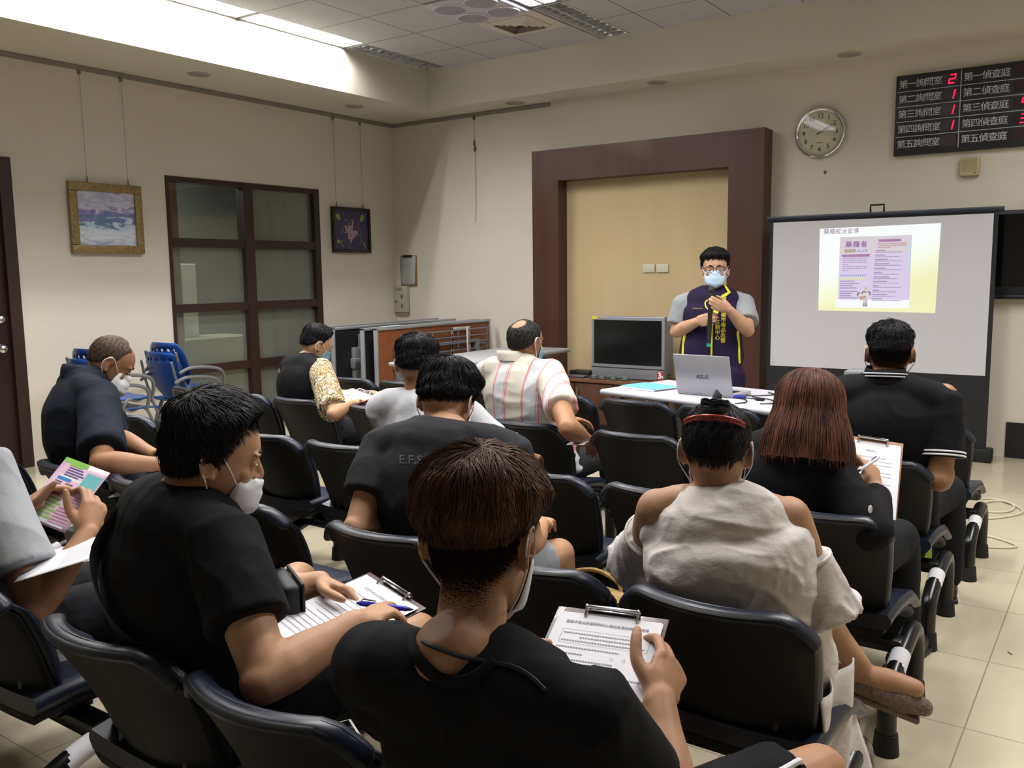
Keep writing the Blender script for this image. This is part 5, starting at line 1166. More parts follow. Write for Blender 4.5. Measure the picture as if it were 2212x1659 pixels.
# --- P2 masked man in black, second seat of the rear row
p = Person('person in a black t-shirt and white mask writing, sitting second from front left', (5.36, -6.51, .49), (5.392, -6.675, .985), (5.435, -6.575, 1.078), 36, 12, 12, SK2, sh=.185, fat=1.16, vox=.0045, slouch=.05)
p.setarm('R', at(768, 1348, 1.78), elbow=at(578, 1466, 1.64), f=unit(at(850, 1308, 1.86)-at(768, 1348, 1.78)), n=V(.1, .3, -1), t=at(800, 1250, 1.95)-at(800, 1330, 1.86), curl=((.25, .75, .5), (.7, 1.0, .6), (.8, 1.0, .6), (.85, 1.0, .6)), thumb=(.35, .2, .15), fat=1.12)
tips2 = p.tips
p.setarm('L', at(690, 1258, 2.08), elbow=at(585, 1285, 2.05), f=unit(at(765, 1282, 2.06)-at(690, 1258, 2.08)), n=V(.5, -.3, -.8), t=V(.5, -.75, -.1), curl=((.55, .5, .3), (.8, .8, .4), (.9, .9, .5), (.9, .9, .5)), thumb=(.05, .0, 0))
p.setleg('L', (5.05, -6.03, .56), (5.0, -5.95, .08), r=1.1); p.setleg('R', (5.56, -6.08, .53), (5.58, -5.98, .08), r=1.1)
p.finish(6)
p.shirt(black_tee, .62, .016, 't_shirt', neck=.93, amp=.006, hem=-.04, flare=.018); p.collar(black_tee, .072, .016, 'shirt_collar', drop=.02)
p.trousers(black_trs, .5, name='shorts'); p.shoes(shoe_b); p.eyes()
p.hair(dict(line=[44, 43, 38, 24, -2, -18, -10, -16, -30, -38, -40], side=.013, back=.016, top=.034, split=18, ramp=7, locks=(3600, .045, .0021, .012), crown=60), hair_k)
p.mask(mask_w, top=-.036, bot=-.116, width=60)
P2 = p
# sling bag across the chest
bg = p.root; k = MB(); c0 = at(585, 1230, 1.62); e1 = unit(at(640, 1390, 1.62)-at(560, 1215, 1.66)); e2 = unit(np.cross(e1, V(.6, .55, .1))); e3 = np.cross(e1, e2)
bagm = mat('bag_nylon', '#111215', .6, bump=(40, .3, .004))
c0 = p.spine(.46)+p.fw*.195+p.rt*.09; M_ = frame(c0, unit(p.rt-p.fw*.3), unit(p.fw+p.rt*.3), V(0, 0, 1))
k.rbox((-.08, -.02, -.17), (.08, .02, .07), .014, 3, M=M_); bag = thing('sling_bag', 'black sling bag worn on the chest of the masked writer in black', 'bag', tuple(c0)); wb(k, 'pouch', bagm, bag, c0)
k = MB(); k.rbox((-.078, .02, -.02), (.078, .028, .072), .006, M=M_); wb(k, 'flap', bagm, bag, c0)
st = [xf(M_, [(-.07, 0, .07)])[0], p.shL*.5+p.c7*.5+p.fw*.075+p.up*.02, p.shL*.45+p.c7*.55+p.up*.055, p.spine(.8)-p.fw*.135-p.rt*.05, p.spine(.5)-p.fw*.15+p.rt*.1, p.spine(.42)+p.rt*.20, xf(M_, [(.07, 0, -.12)])[0]]
k = MB(); pth = smoothpath(st, 8); k.tube(pth, [(.018, .0035)]*len(pth), 8, ref=p.up); wb(k, 'strap', bagm, bag, c0)
k = MB()
for dz in (-.10, -.03): k.tube([xf(M_, [(.06, .024, dz)])[0], xf(M_, [(.075, .03, dz-.03)])[0]], .004, 6)
wb(k, 'zip_pull', metalm, bag, c0)

# --- P3 woman in white blouse
blouse_m = mat('white_blouse', '#d2ccc8', .8, noise=(6, '#c4beba', 4), bump=(17, .45, .012, (1, 1, 1.5)), spec=.2)
p = Person('person in a white cold-shoulder blouse with a red hair comb', (6.31, -5.67, .49), (6.255, -5.78, .925), (6.235, -5.735, 1.028), -14, 16, -16, SK3, sh=.158, fat=1.06, vox=.0048, slouch=.04, hs=.96)
p.setarm('R', (6.45, -5.42, .60), elbow=(6.475, -5.66, .665), n=V(0, 0, -1), t=V(-1, .2, 0)); p.setarm('L', (6.12, -5.40, .60), elbow=(5.98, -5.62, .68), n=V(0, 0, -1), t=V(1, .2, 0))
p.setleg('L', (6.2, -5.26, .50), (6.15, -5.2, .09)); p.setleg('R', (6.30, -5.28, .565), (6.45, -5.13, .30), toe=(6.595, -5.10, .262))
p.finish(7)
def b(mb):
    s = p; s.torso(mb, .026, [(-.09, .185, .125, 0)]+[(t, a, b_, c) for t, a, b_, c in TS if t <= .5]+[(.60, .170, .134, -.002), (.70, .172, .134, -.004), (.78, .160, .122, -.004), (.83, .125, .09, -.004)])
    mid = s.spine(.72)+s.fw*.02
    for k_ in 'LR':
        S = s.shL if k_ == 'L' else s.shR; a0 = mid+(S-s.c7)*.45; a1 = a0+(S-s.up*.03-a0)*.6; mb.tube([a0, a1], [.085*s.fat+.02, .07+.014], 16)
        i = s.c7+(S-s.c7)*.60-s.up*.006; mb.tube([s.c7+(S-s.c7)*.38+s.fw*.008-s.up*.03, i], [.062, .060], 14); mb.tube([i, s.spine(.6)+(S-s.c7)*.7], [.058, .09], 14)
p.garment('blouse', b, blouse_m, amp=.009, scale=(8, 8, 13), it=9)
def b(mb, k_):
    S, E, W = p.arm[k_]; a = E-S; P_ = [S+a*x for x in (.42, .5, .7, .9, 1.08)]; mb.tube(P_, [.060, .063, .070, .080, .098], 22, cap='flat')
for k_ in 'LR': p.garment('blouse_sleeve', lambda mb: b(mb, k_), blouse_m, amp=.010, scale=(17, 17, 6), it=6)
def strapline(k_):
    S, E, W = p.arm[k_]; a = E-S; c = S+a*.44; x = unit(np.cross(a, p.fw)); y = np.cross(unit(a), x); m_ = MB(); m_.tube([c+(x*math.cos(t)+y*math.sin(t))*.063 for t in np.linspace(0, 6.283, 30, endpoint=False)], .005, 6, closed=True); wb(m_, 'sleeve_band', blouse_m, p.root, p.loc)
for k_ in 'LR': strapline(k_)
k = MB(); us = np.linspace(0, 1, 24); vs_ = np.linspace(0, 1, 18)
k.grid(np.array([[(6.515+.012*math.sin(9*u+5*v)+.06*v*(u-.3)+.02*v, -5.80+.27*u*(1-.2*v), .50-.47*v*(.55+.45*math.sin(math.pi*min(1, u+.25)))) for u in us] for v in vs_]))
k.grid(np.array([[(6.3+.2*u, -5.80+.02*math.sin(13*u+3*v)-.02*v, .36-.25*v*(.8+.2*math.sin(5*u))) for u in us] for v in vs_]))
sk = wb(k, 'skirt_drape', blouse_m, p.root, p.loc, angle=None, fix=False); sk.modifiers.new('s', 'SOLIDIFY').thickness = .004
p.trousers(blouse_m, .92, .02, 'skirt', amp=.008)
sho = mat('shoe_taupe', '#5a4840', .45, noise=(120, '#7a665a', 3), bump=(160, .9, .006))
for k_, (A, t) in p.foot.items():
    d = unit(t-A); upv = unit(V(0, 0, 1)-d*d[2]); sd = np.cross(d, upv); mb = MB(); h0 = A-d*.045-upv*.045
    mb.tube(smoothpath([h0, h0+d*.07+upv*.0, h0+d*.16, h0+d*.235], 4), np.interp(np.linspace(0, 1, 13), [0, .3, .75, 1], [.034, .036, .042, .026]), 16, ref=sd); mb.rbox((-.03, -.01, -.048), (.03, .235, -.028), .008, M=frame(h0, sd, d, upv)); mb.rbox((-.022, -.015, -.066), (.022, .04, -.03), .006, M=frame(h0, sd, d, upv)); wb(mb, 'shoe', sho, p.root, p.loc)
p.eyes()
p.hair(dict(line=[50, 46, 40, 28, 10, -2, 4, -4, -18, -30, -34], side=.006, back=.012, top=.012, split=20, ramp=10, locks=(1200, .06, .0022, .003), crown=75), hair_k)
M_ = p.HM; k = MB(); rng = random.Random(2); bc_ = V(0, -.066, .094)
k.ell(bc_, (.037, .037, .032), nu=18, nv=12)
for i in range(320):
    a0 = rng.uniform(0, 6.28); r0 = rng.uniform(.02, .036); z0_ = rng.uniform(-.012, .02); pts = [bc_+V(math.cos(a0+s*1.6)*r0, math.sin(a0+s*1.6)*r0, z0_+.012*math.sin(s*3)) for s in np.linspace(0, 1, 6)]; k.tube(pts, [.0006, .0013, .0016, .0016, .0013, .0004], 4)
k.tube([bc_+V(0, 0, .02), bc_+V(.004, .004, .044), bc_+V(.0, .01, .054)], [.013, .011, .005], 10)
k.v = [xf(M_, x) for x in k.v]; wb(k, 'hair_bun', hair_k, p.root, p.loc, angle=None, fix=False)
k = MB(); arc = [V(.078*math.sin(t), -.052-.062*math.cos(t), .062+.018*math.cos(t)) for t in np.linspace(-1.2, 1.2, 24)]
k.tube(arc, .0032, 8); k.tube([x+V(0, .002, -.008) for x in arc], .0024, 8)
for x in arc[1:-1]: k.tube([x, x*.86+V(0, 0, -.012)], .0012, 5)
k.v = [xf(M_, x) for x in k.v]; wb(k, 'hair_comb', mat('comb_red', '#a8362a', .3), p.root, p.loc)
k = MB(); c = p.c7+p.fw*.04-p.up*.002; k.tube([c+p.rt*.062*math.cos(a)+p.fw*.066*math.sin(a)+p.up*(.008-.035*max(0, math.sin(a))) for a in np.linspace(0, 6.283, 36, endpoint=False)], .0011, 6, closed=True); wb(k, 'necklace', metalm, p.root, p.loc)
p.mask(mask_l, width=68, sag=.004)
P3 = p
# --- P4 auburn bob
p = Person('person in a black cardigan with an auburn bob haircut', (6.22, -4.81, .49), (6.115, -4.945, .895), (6.205, -4.875, 1.01), -8, 14, 10, SK4, sh=.155, fat=1.04, vox=.006, slouch=.04, drop=.07)
wr = at(1893, 1058, 2.84)
p.setarm('R', wr, elbow=at(1885, 1150, 2.64), f=unit(at(1876, 985, 2.90)-wr), n=unit(at(1800, 1040, 3.0)-wr), t=at(1850, 1000, 2.8)-wr, curl=((.5, .7, .4), (.8, .8, .5), (.9, .9, .5), (.95, .9, .5)), thumb=(.3, .2, .1)); tips4 = p.tips
p.setarm('L', (6.12, -4.6, .66), elbow=(6.0, -4.82, .62), n=V(1, 0, 0), t=V(0, 0, 1))
p.setleg('L', (6.18, -4.42, .5), (6.15, -4.36, .08)); p.setleg('R', (6.40, -4.42, .5), (6.42, -4.36, .08)); p.finish(7)
card = cloth('black_cardigan', '#0b0b0e', '#0f0f13'); p.shirt(card, 1.9, .017, 'cardigan', amp=.006, hem=-.06, flare=.004); p.trousers(dark_trs); p.shoes(shoe_b); p.eyes(); p.mask(mask_w)
tg = MB(); tg.ell(at(1880, 1100, 2.53), (.006, .003, .012)); wb(tg, 'cardigan_tag', paper, p.root, p.loc)
# bob: bell-shaped shell plus long locks
k = MB(); nu = 48; rows = []
def bobpt(a, v):       # a azimuth (0 front), v 0 crown .. 1 hem
    if v < .5:
        e = (1-v/.5); d = V(math.sin(a)*math.cos(e*1.57), math.cos(a)*math.cos(e*1.57), math.sin(e*1.57)); return HC+d*(hrad(d)+.024+.006*(1-e))
    d = V(math.sin(a), math.cos(a), 0); q = (v-.5)/.5; r = hrad(d)+.028+.026*math.sin(q*2.2)+.022*q*q; return HC+d*r+V(0, 0, -.17*q)
A_ = np.linspace(.75, 6.283-.75, nu)
for v in np.linspace(0.02, 1, 22): rows.append([bobpt(a+.0, v)+V(0, 0, .002*math.sin(17*a)) for a in A_])
k.grid(np.array(rows)); k.add([bobpt(3.14, 0)], []); rng = random.Random(5); V_ = []; F_ = []; nn_ = 0
for i in range(2600):
    a = rng.uniform(.72, 5.56); v0 = rng.random()**.8*.55; L = rng.uniform(.35, .62); lift = rng.uniform(0, .007); pts = np.array([bobpt(a+.1*math.sin(i)*s, min(1.02+.07*math.sin(i*1.7)**2, v0+L*s)) for s in np.linspace(0, 1, 8)]); n_ = V(math.sin(a), math.cos(a), .2); pts += n_*(lift*np.sin(np.linspace(.3, 2.9, 8)))[:, None]; sd = V(math.cos(a), -math.sin(a), 0); tri = np.array([sd, -sd*.5+n_*.5, -sd*.5-n_*.5]); wd = rng.uniform(.001, .0022)*np.array([.4, .9, 1, 1, 1, .9, .6, .1])
    for j in range(8): V_.append(pts[j]+tri*wd[j])
    for j in range(7):
        for c in range(3): F_.append((nn_+j*3+c, nn_+j*3+(c+1) % 3, nn_+(j+1)*3+(c+1) % 3, nn_+(j+1)*3+c))
    nn_ += 24
k.add(np.concatenate(V_), F_); k.v = [xf(p.HM, x) for x in k.v]; o = wb(k, 'hair', hair_red, p.root, p.loc, angle=None, fix=False)
P4 = p
# --- P5 black polo, short crop
p = Person('person in a black polo with white-striped collar facing the screen', (6.24, -3.94, .49), (6.262, -4.07, 1.0), (6.256, -3.985, 1.125), -16, 6, -12, SK5, sh=.205, fat=1.22, vox=.006, slouch=.03, hs=1.02)
p.setarm('R', at(2036, 985, 3.62), elbow=at(2030, 1035, 3.42), f=unit(at(2050, 925, 3.8)-at(2036, 985, 3.62)), n=V(-.5, .6, 0), t=V(-.6, .3, .5), curl=((.8, .9, .5),)*4, fat=1.2); p.setarm('L', (6.1, -3.62, .68), elbow=(5.98, -3.86, .66), n=V(0, 0, -1), t=V(1, 0, 0))
p.setleg('L', (6.15, -3.55, .5), (6.12, -3.5, .08), r=1.1); p.setleg('R', (6.43, -3.56, .5), (6.44, -3.5, .08), r=1.1); p.finish(7)
p.shirt(black_polo, .72, .016, 'polo_shirt', amp=.005, hem=-.05, flare=.02, shr=.066); co = p.collar(black_polo, .074, .05, 'polo_collar', th=.004, tilt=.2, drop=-.03)
def ringband(pp, c, ax, r, h, m, name, th=.0025, squash=1.0, part=(0, 6.283), parent=None):
    ax = unit(ax); x = unit(np.cross(ax, V(0, 0, 1)) if abs(ax[2]) < .9 else np.cross(ax, V(0, 1, 0))); y = np.cross(ax, x); mb = MB(); closed = part[1]-part[0] > 6.2; a_ = np.linspace(part[0], part[1], 40, endpoint=not closed)
    mb.tube([c+x*r*math.cos(a)+y*r*squash*math.sin(a) for a in a_], [(h, th)]*len(a_), 8, ref=ax, closed=closed); return wb(mb, name, m, parent or pp.root, pp.loc)
for dz in (.004, -.008): 
    c = p.c7+p.fw*.034+p.up*(.05)+p.up*dz; mb = MB(); mb.tube([c+p.rt*.0815*math.cos(a)+p.fw*.083*math.sin(a)-p.up*.012*math.sin(a) for a in np.linspace(3.3, 6.1, 24)], .0026, 6); wb(mb, 'collar_stripe', paper, p.root, p.loc)
S, E, W = p.arm['R']
for f_ in (.70, .655): ringband(p, S+(E-S)*f_, E-S, .0885, .0035, paper, 'cuff_stripe')
p.trousers(dark_trs); p.shoes(shoe_b); p.eyes(); stubble(p, fadem('stubble_black', '#0f0d0d'), -.10, -.0, .03, -.02); p.hair(dict(line=[42, 41, 37, 30, 22, 12, 10, 6, 0, -8, -10], side=.006, back=.008, top=.018, split=22, ramp=14, locks=(1300, .02, .002, .010), crown=66), hair_k); p.mask(mask_n)
P5 = p
# --- P6 striped polo, balding
stripe = bpy.data.materials.new('striped_knit'); stripe.use_nodes = True; nt = stripe.node_tree; b_ = nt.nodes['Principled BSDF']; b_.inputs['Roughness'].default_value = .85; b_.inputs['Specular IOR Level'].default_value = .2
tc = nt.nodes.new('ShaderNodeTexCoord'); sp = nt.nodes.new('ShaderNodeSeparateXYZ'); nt.links.new(tc.outputs['Object'], sp.inputs[0]); m1 = nt.nodes.new('ShaderNodeMath'); m1.operation = 'MULTIPLY_ADD'; nt.links.new(sp.outputs[0], m1.inputs[0]); m1.inputs[1].default_value = 6.1; m1.inputs[2].default_value = 20.3
m2 = nt.nodes.new('ShaderNodeMath'); m2.operation = 'FRACT'; nt.links.new(m1.outputs[0], m2.inputs[0]); rp = nt.nodes.new('ShaderNodeValToRGB'); rp.color_ramp.interpolation = 'CONSTANT'; e = rp.color_ramp.elements; e[0].position = 0; e[0].color = lin('#b9b4a7')+(1,); e[1].position = .34; e[1].color = lin('#b8797e')+(1,)
for q_, c_ in ((.40, '#b3b5b8'), (.72, '#bd8688'), (.75, '#b8b1a8'), (.78, '#b07076'), (.81, '#b8b1a8'), (.84, '#bd8688'), (.86, '#bbb6a8')): x = e.new(q_); x.color = lin(c_)+(1,)
nt.links.new(m2.outputs[0], rp.inputs[0]); nt.links.new(rp.outputs[0], b_.inputs['Base Color'])
p = Person('person in a cream and pink striped polo with thinning grey-black hair', (4.58, -3.95, .49), (4.465, -4.06, 1.0), (4.495, -3.98, 1.11), 8, 4, -10, SK5, sh=.18, fat=1.1, vox=.007, slouch=.04)
p.setarm('R', at(1268, 950, 4.3), elbow=at(1228, 925, 4.02), n=V(0, 0, -1), t=V(-1, 0, 0), fat=1.15); p.setarm('L', (4.5, -3.6, .66), elbow=(4.33, -3.85, .68), n=V(0, 0, -1), t=V(1, 0, 0))
p.setleg('L', (4.52, -3.55, .5), (4.5, -3.5, .08)); p.setleg('R', (4.76, -3.56, .5), (4.78, -3.5, .08)); p.finish(7)
p.shirt(stripe, .66, .016, 'polo_shirt', amp=.008, hem=-.07, flare=.02, scale=(6, 6, 14)); p.collar(cloth('cream_knit', '#bcb7aa'), .074, .05, 'polo_collar', th=.004, drop=-.025); p.trousers(cloth('charcoal_trousers', '#25262a', '#2d2e33')); p.shoes(shoe_b); p.eyes()
p.hair(dict(line=LINE_M, side=.006, back=.008, top=.004, split=30, ramp=9, locks=(700, .02, .002, .003), bald=[(180, 58, 17), (20, 62, 24)]), hair_gk); p.mask(mask_t)
# --- P7 charcoal tee
p = Person('person in a charcoal t-shirt with black hair, head bowed over a sheet', (5.30, -5.67, .49), (5.37, -5.73, .985), (5.30, -5.615, 1.065), -12, 34, -20, SK4, sh=.20, fat=1.12, vox=.0055, slouch=.05)
p.setarm('L', (5.17, -5.40, .62), elbow=at(772, 1140, 2.62), n=V(0, 0, -1), t=V(1, 0, 0)); p.setarm('R', (5.48, -5.36, .64), elbow=(5.60, -5.60, .66), n=V(0, 0, -1), t=V(-1, 0, 0))
p.setleg('L', (5.19, -5.22, .5), (5.17, -5.2, .08)); p.setleg('R', (5.475, -5.24, .505), (5.47, -5.2, .08)); p.finish(7)
p.shirt(grey_tee, .62, .017, 't_shirt', amp=.006, hem=-.04, flare=.018, neck=.94); shirt7 = p.last; p.collar(grey_tee, .073, .018, 'shirt_collar', drop=.012); p.trousers(grey_shorts, .8, name='shorts'); p.shoes(shoe_b); p.eyes()
p.hair(dict(line=[42, 41, 37, 24, 2, -10, -2, -6, -14, -24, -26], side=.012, back=.014, top=.030, split=16, ramp=9, locks=(2400, .05, .0024, .012), crown=60), hair_k); p.mask(mask_w)
v_, q_ = shirt7; B7 = BVHTree.FromPolygons([tuple(x) for x in v_], [tuple(map(int, x)) for x in q_]); k = MB()
for i, ch_ in enumerate('E.F.S'):
    v, f = text_mesh(ch_, .03, 'CENTER', .0006); o_ = at(868+i*9.5, 993+i*.3, 2.2); pts = []
    for a in v:
        w0 = o_+CR*a[0]+CU*a[1]; h = B7.ray_cast(Vector(w0), Vector(unit(w0-CAM))); pts.append(np.array(h[0])-unit(w0-CAM)*.0015 if h[0] else w0+unit(w0-CAM)*.35)
    k.add(np.array(pts), f)
wb(k, 'shirt_lettering', mat('thread_grey', '#47474b', .7), p.root, p.loc, smooth=False, fix=False)
P7 = p
# --- P8 white tee
p = Person('person in a plain white t-shirt with cropped black hair, third row', (4.72, -4.80, .49), (4.60, -4.98, .945), (4.575, -4.92, 1.085), -24, 12, -16, SK5, sh=.185, fat=1.02, vox=.0065, slouch=.05)
p.setarm('L', (4.6, -4.5, .64), elbow=(4.42, -4.74, .68), n=V(0, 0, -1), t=V(1, 0, 0)); p.setarm('R', (4.85, -4.48, .64), elbow=(4.96, -4.76, .68), n=V(0, 0, -1), t=V(-1, 0, 0)); p.setleg('L', (4.63, -4.42, .5), (4.6, -4.36, .08)); p.setleg('R', (4.86, -4.42, .5), (4.88, -4.36, .08)); p.finish(7)
p.shirt(white_tee, .6, .016, 't_shirt', amp=.008, hem=-.04, flare=.018, neck=.93); p.collar(white_tee, .072, .018, 'shirt_collar', drop=.025); p.trousers(dark_trs); p.shoes(shoe_b); p.eyes(); p.hair(dict(line=[42, 41, 37, 24, 2, -12, -2, -8, -18, -30, -34], side=.007, back=.008, top=.022, split=18, ramp=12, locks=(1500, .03, .0022, .010), crown=64), hair_k); p.mask(mask_w)
# --- P9 floral sleeves
p = Person('person in a black tee with yellow leaf-print sleeves writing on a clipboard', (2.95, -3.95, .49), (2.82, -4.02, .935), (2.865, -3.91, 1.03), 26, 24, 12, SK4, sh=.19, fat=1.05, vox=.007, slouch=.07)
wr = at(757, 872, 5.02); p.setarm('R', wr, elbow=at(722, 893, 4.92), f=unit(at(785, 858, 5.2)-wr), n=V(.2, .3, -1), t=V(-.6, .2, .3), curl=((.5, .8, .5),)*4, thumb=(.3, .2, .1)); tips9 = p.tips; p.setarm('L', (2.95, -3.5, .68), elbow=(2.72, -3.75, .68), n=V(0, 0, -1), t=V(1, 0, 0))
p.setleg('L', (2.9, -3.54, .5), (2.88, -3.48, .08)); p.setleg('R', (3.14, -3.54, .5), (3.16, -3.48, .08)); p.finish(7)
p.shirt(black_tee, .1, .016, 't_shirt', sleeves='', hem=-.05, neck=.94); p.trousers(dark_trs); p.shoes(shoe_b); p.eyes()
flor = mat('leaf_print', '#1b1a14', .85); nt = flor.node_tree; b_ = nt.nodes['Principled BSDF']; tc = nt.nodes.new('ShaderNodeTexCoord'); vo = nt.nodes.new('ShaderNodeTexNoise'); vo.inputs['Scale'].default_value = 26; vo.inputs['Distortion'].default_value = 2.5; vo.inputs['Detail'].default_value = 1; nt.links.new(tc.outputs['Object'], vo.inputs['Vector']); rp = nt.nodes.new('ShaderNodeValToRGB'); rp.color_ramp.interpolation = 'CONSTANT'; e = rp.color_ramp.elements; e[0].position = 0; e[0].color = lin('#c3b9a0')+(1,); e[1].position = .42; e[1].color = lin('#15140f')+(1,)
for q_, c_ in ((.50, '#b08c3c'), (.56, '#17150f'), (.62, '#cfcabb')): x = e.new(q_); x.color = lin(c_)+(1,)
nt.links.new(vo.outputs['Fac'], rp.inputs[0]); nt.links.new(rp.outputs[0], b_.inputs['Base Color'])
for k_ in 'LR':
    def b(mb): p.sleeve(mb, k_, .92, .02, .02, start=-.12)
    p.garment('printed_sleeve', b, flor, amp=.003, it=6)
p.hair(dict(line=[42, 41, 37, 24, 2, -12, -2, -8, -18, -30, -32], side=.006, back=.007, top=.022, split=18, ramp=12, locks=(1100, .03, .0024, .010)), hair_k); p.mask(mask_t)
k = MB(); c = p.c7+p.fw*.04; k.tube([c+p.rt*.061*math.cos(a)+p.fw*.066*math.sin(a)-p.up*(.03*max(0, math.sin(a))) for a in np.linspace(0, 6.283, 30, endpoint=False)], .0016, 6, closed=True); wb(k, 'necklace', mat('necklace_brown', '#5b3326', .5), p.root, p.loc)
# --- P10 navy polo
p = Person('person in a navy polo with shaved balding head, looking down at left', (3.55, -5.70, .49), (3.385, -5.75, 1.03), (3.435, -5.62, 1.10), 30, 34, 16, SK5, sh=.195, fat=1.14, vox=.006, slouch=.06)
p.setarm('R', at(335, 1003, 3.42), elbow=at(222, 1000, 3.35), f=V(.5, .8, .05), n=V(-.5, .3, -.4), t=V(0, .1, 1), curl=((.7, .8, .4),)*4, fat=1.1); p.setarm('L', at(335, 985, 3.62), elbow=at(255, 945, 3.72), f=V(.7, .6, .0), n=V(.3, -.5, -.4), t=V(0, 0, 1), curl=((.7, .8, .4),)*4)
p.setleg('L', (3.52, -5.24, .5), (3.5, -5.2, .08)); p.setleg('R', (3.78, -5.26, .5), (3.8, -5.2, .08)); p.finish(7)
p.shirt(navy_polo, .85, .018, 'polo_shirt', amp=.006, hem=-.05, flare=.026); p.collar(navy_polo, .076, .05, 'polo_collar', th=.004, tilt=.35, drop=-.02); p.trousers(dark_trs); p.shoes(shoe_b); p.eyes()
p.hair(dict(line=LINE_M, side=.0025, back=.003, top=.0035, split=30, ramp=12, locks=(900, .012, .0014, .003), bald=[(8, 58, 16), (-28, 42, 9), (28, 42, 9)]), mat('hair_buzz', '#3a2c22', .7, noise=(160, '#4b392c', 3))); p.mask(mask_w, sag=.02)
# --- P11 flyer reader at the left edge (head out of frame)
p = Person('person in a light grey t-shirt with bead bracelets at the left edge', (4.47, -6.56, .49), (4.33, -6.68, 1.0), (4.30, -6.61, 1.15), -10, 20, 0, SK1, sh=.185, fat=1.0, vox=.0045, slouch=.05)
flA, flB, flC = at(145, 987, 2.625), at(238, 1022, 2.601), at(140, 1152, 2.481); fu = unit(flB-flA); fv = unit(flC-flB); fv = unit(fv-fu*np.dot(fu, fv)); fn = np.cross(fv, fu); fn = fn if np.dot(fn, CAM-flA) > 0 else -fn
wr = at(190, 1150, 2.47); p.setarm('R', wr, elbow=at(78, 1318, 2.30), f=unit(at(214, 1062, 2.53)-wr), n=-fn*.6-fu*.7, t=-fu+fn*.6, curl=((.6, .6, .3), (.75, .7, .4), (.85, .75, .4), (.9, .8, .4)), thumb=(-.2, -.35, 0)); wr2 = at(48, 1100, 2.50)
p.setarm('L', wr2, elbow=at(-40, 1230, 2.52), f=unit(at(118, 1042, 2.56)-wr2), n=-fn*.5+fu*.6, t=fu*.6-fv*.5+fn*.5, curl=((.8, .7, .4),)*4, thumb=(-.3, -.4, 0))
p.setleg('L', (4.48, -6.12, .52), (4.45, -6.05, .08)); p.setleg('R', (4.74, -6.14, .52), (4.75, -6.05, .08)); p.finish(6)
p.shirt(light_grey, .72, .018, 't_shirt', amp=.008, hem=-.14, flare=.03); p.trousers(dark_trs); p.shoes(shoe_b); p.eyes(); p.hair(dict(line=LINE_M, side=.008, back=.009, top=.024, split=18, locks=(600, .03, .0026, .01)), hair_k)
S, E, W = p.arm['L']; a_ = unit(W-E); c = W-a_*.02; x = unit(np.cross(a_, V(0, 0, 1))); y = np.cross(a_, x)
k = MB()
for i in range(18): t_ = i*6.2832/18; k.ell(c+(x*math.cos(t_)+y*math.sin(t_))*.037, (.0068,)*3, nu=10, nv=8)
br_ = thing('bead_bracelet', 'gold bead bracelet on the wrist at the left edge', 'bracelet', tuple(c)); wb(k, 'bead_string', mat('bead_gold', '#a8863e', .3, .6), br_, c)
c2 = c-a_*.03; k = MB(); k.tube([c2+(x*math.cos(t_)+y*math.sin(t_))*.042 for t_ in np.linspace(0, 6.283, 24, endpoint=False)], [.011+.003*math.sin(i*2.1) for i in range(24)], 10, closed=True); br_ = thing('fabric_bracelet', 'purple fabric bracelet below the gold beads at the left edge', 'bracelet', tuple(c2)); wb(k, 'band', mat('band_purple', '#26204a', .7, noise=(60, '#4a2030', 3)), br_, c2)
P11 = p
# --- P12 standing speaker
hx = 4.675
p = Person('person standing with a microphone in a purple vest with yellow trim', (4.665, -1.93, .88), (4.645, -1.86, 1.292), (4.682, -1.93, 1.472), 158, 2, 160, SK6, sh=.205, fat=1.16, vox=.0055, slouch=-.005, hs=1.06)
mic0, mic1 = aty(1537, 626, -2.18), aty(1531, 742, -2.20); md = unit(mic1-mic0)
wR_ = aty(1508, 694, -2.15); p.setarm('R', wR_, elbow=aty(1462, 716, -2.0), f=unit(aty(1534, 692, -2.22)-wR_), n=V(-.1, .9, .0), t=V(0, 0, 1), curl=((.7, .9, .5), (.75, .95, .5), (.8, 1, .5), (.85, 1, .5)), thumb=(.9, .3, .2), fat=1.15)
wL_ = aty(1574, 668, -2.14); p.setarm('L', wL_, elbow=aty(1614, 712, -1.98), f=unit(aty(1536, 655, -2.24)-wL_), n=V(-.1, .9, .0), t=V(0, 0, 1), curl=((.6, .9, .5), (.65, .95, .5), (.7, 1, .5), (.75, 1, .5)), thumb=(.9, .3, .2), fat=1.15)
p.setleg('L', (4.76, -1.94, .47), (4.77, -1.92, .08)); p.setleg('R', (4.57, -1.95, .47), (4.56, -1.93, .08)); p.finish(6)
p.shirt(cloth('heather_grey', '#8f9296', '#83868a'), .74, .013, 'shirt', amp=.005, hem=-.05, flare=.026, neck=.93); p.trousers(dark_trs); p.shoes(shoe_b); p.eyes()
vest_m = cloth('purple_vest', '#251a38', '#1f1630'); yel = mat('vest_yellow', '#cfd11c', .6)
def b(mb):
    p.torso(mb, .026, [(-.25, .185, .138, 0), (-.12, .182, .136, 0)]+[x for x in TS if x[0] <= .9])
    for k_ in 'LR':
        S = p.shL if k_ == 'L' else p.shR; mb.tube([p.c7+p.fw*.02-p.up*.03, p.c7+(S-p.c7)*.5+p.up*.004, p.c7+(S-p.c7)*.8-p.up*.004], [.07, .07, .066], 16)
p.garment('vest', b, vest_m, amp=.004, it=9); vv, vq = p.last; VB = BVHTree.FromPolygons([tuple(x) for x in vv], [tuple(map(int, x)) for x in vq])
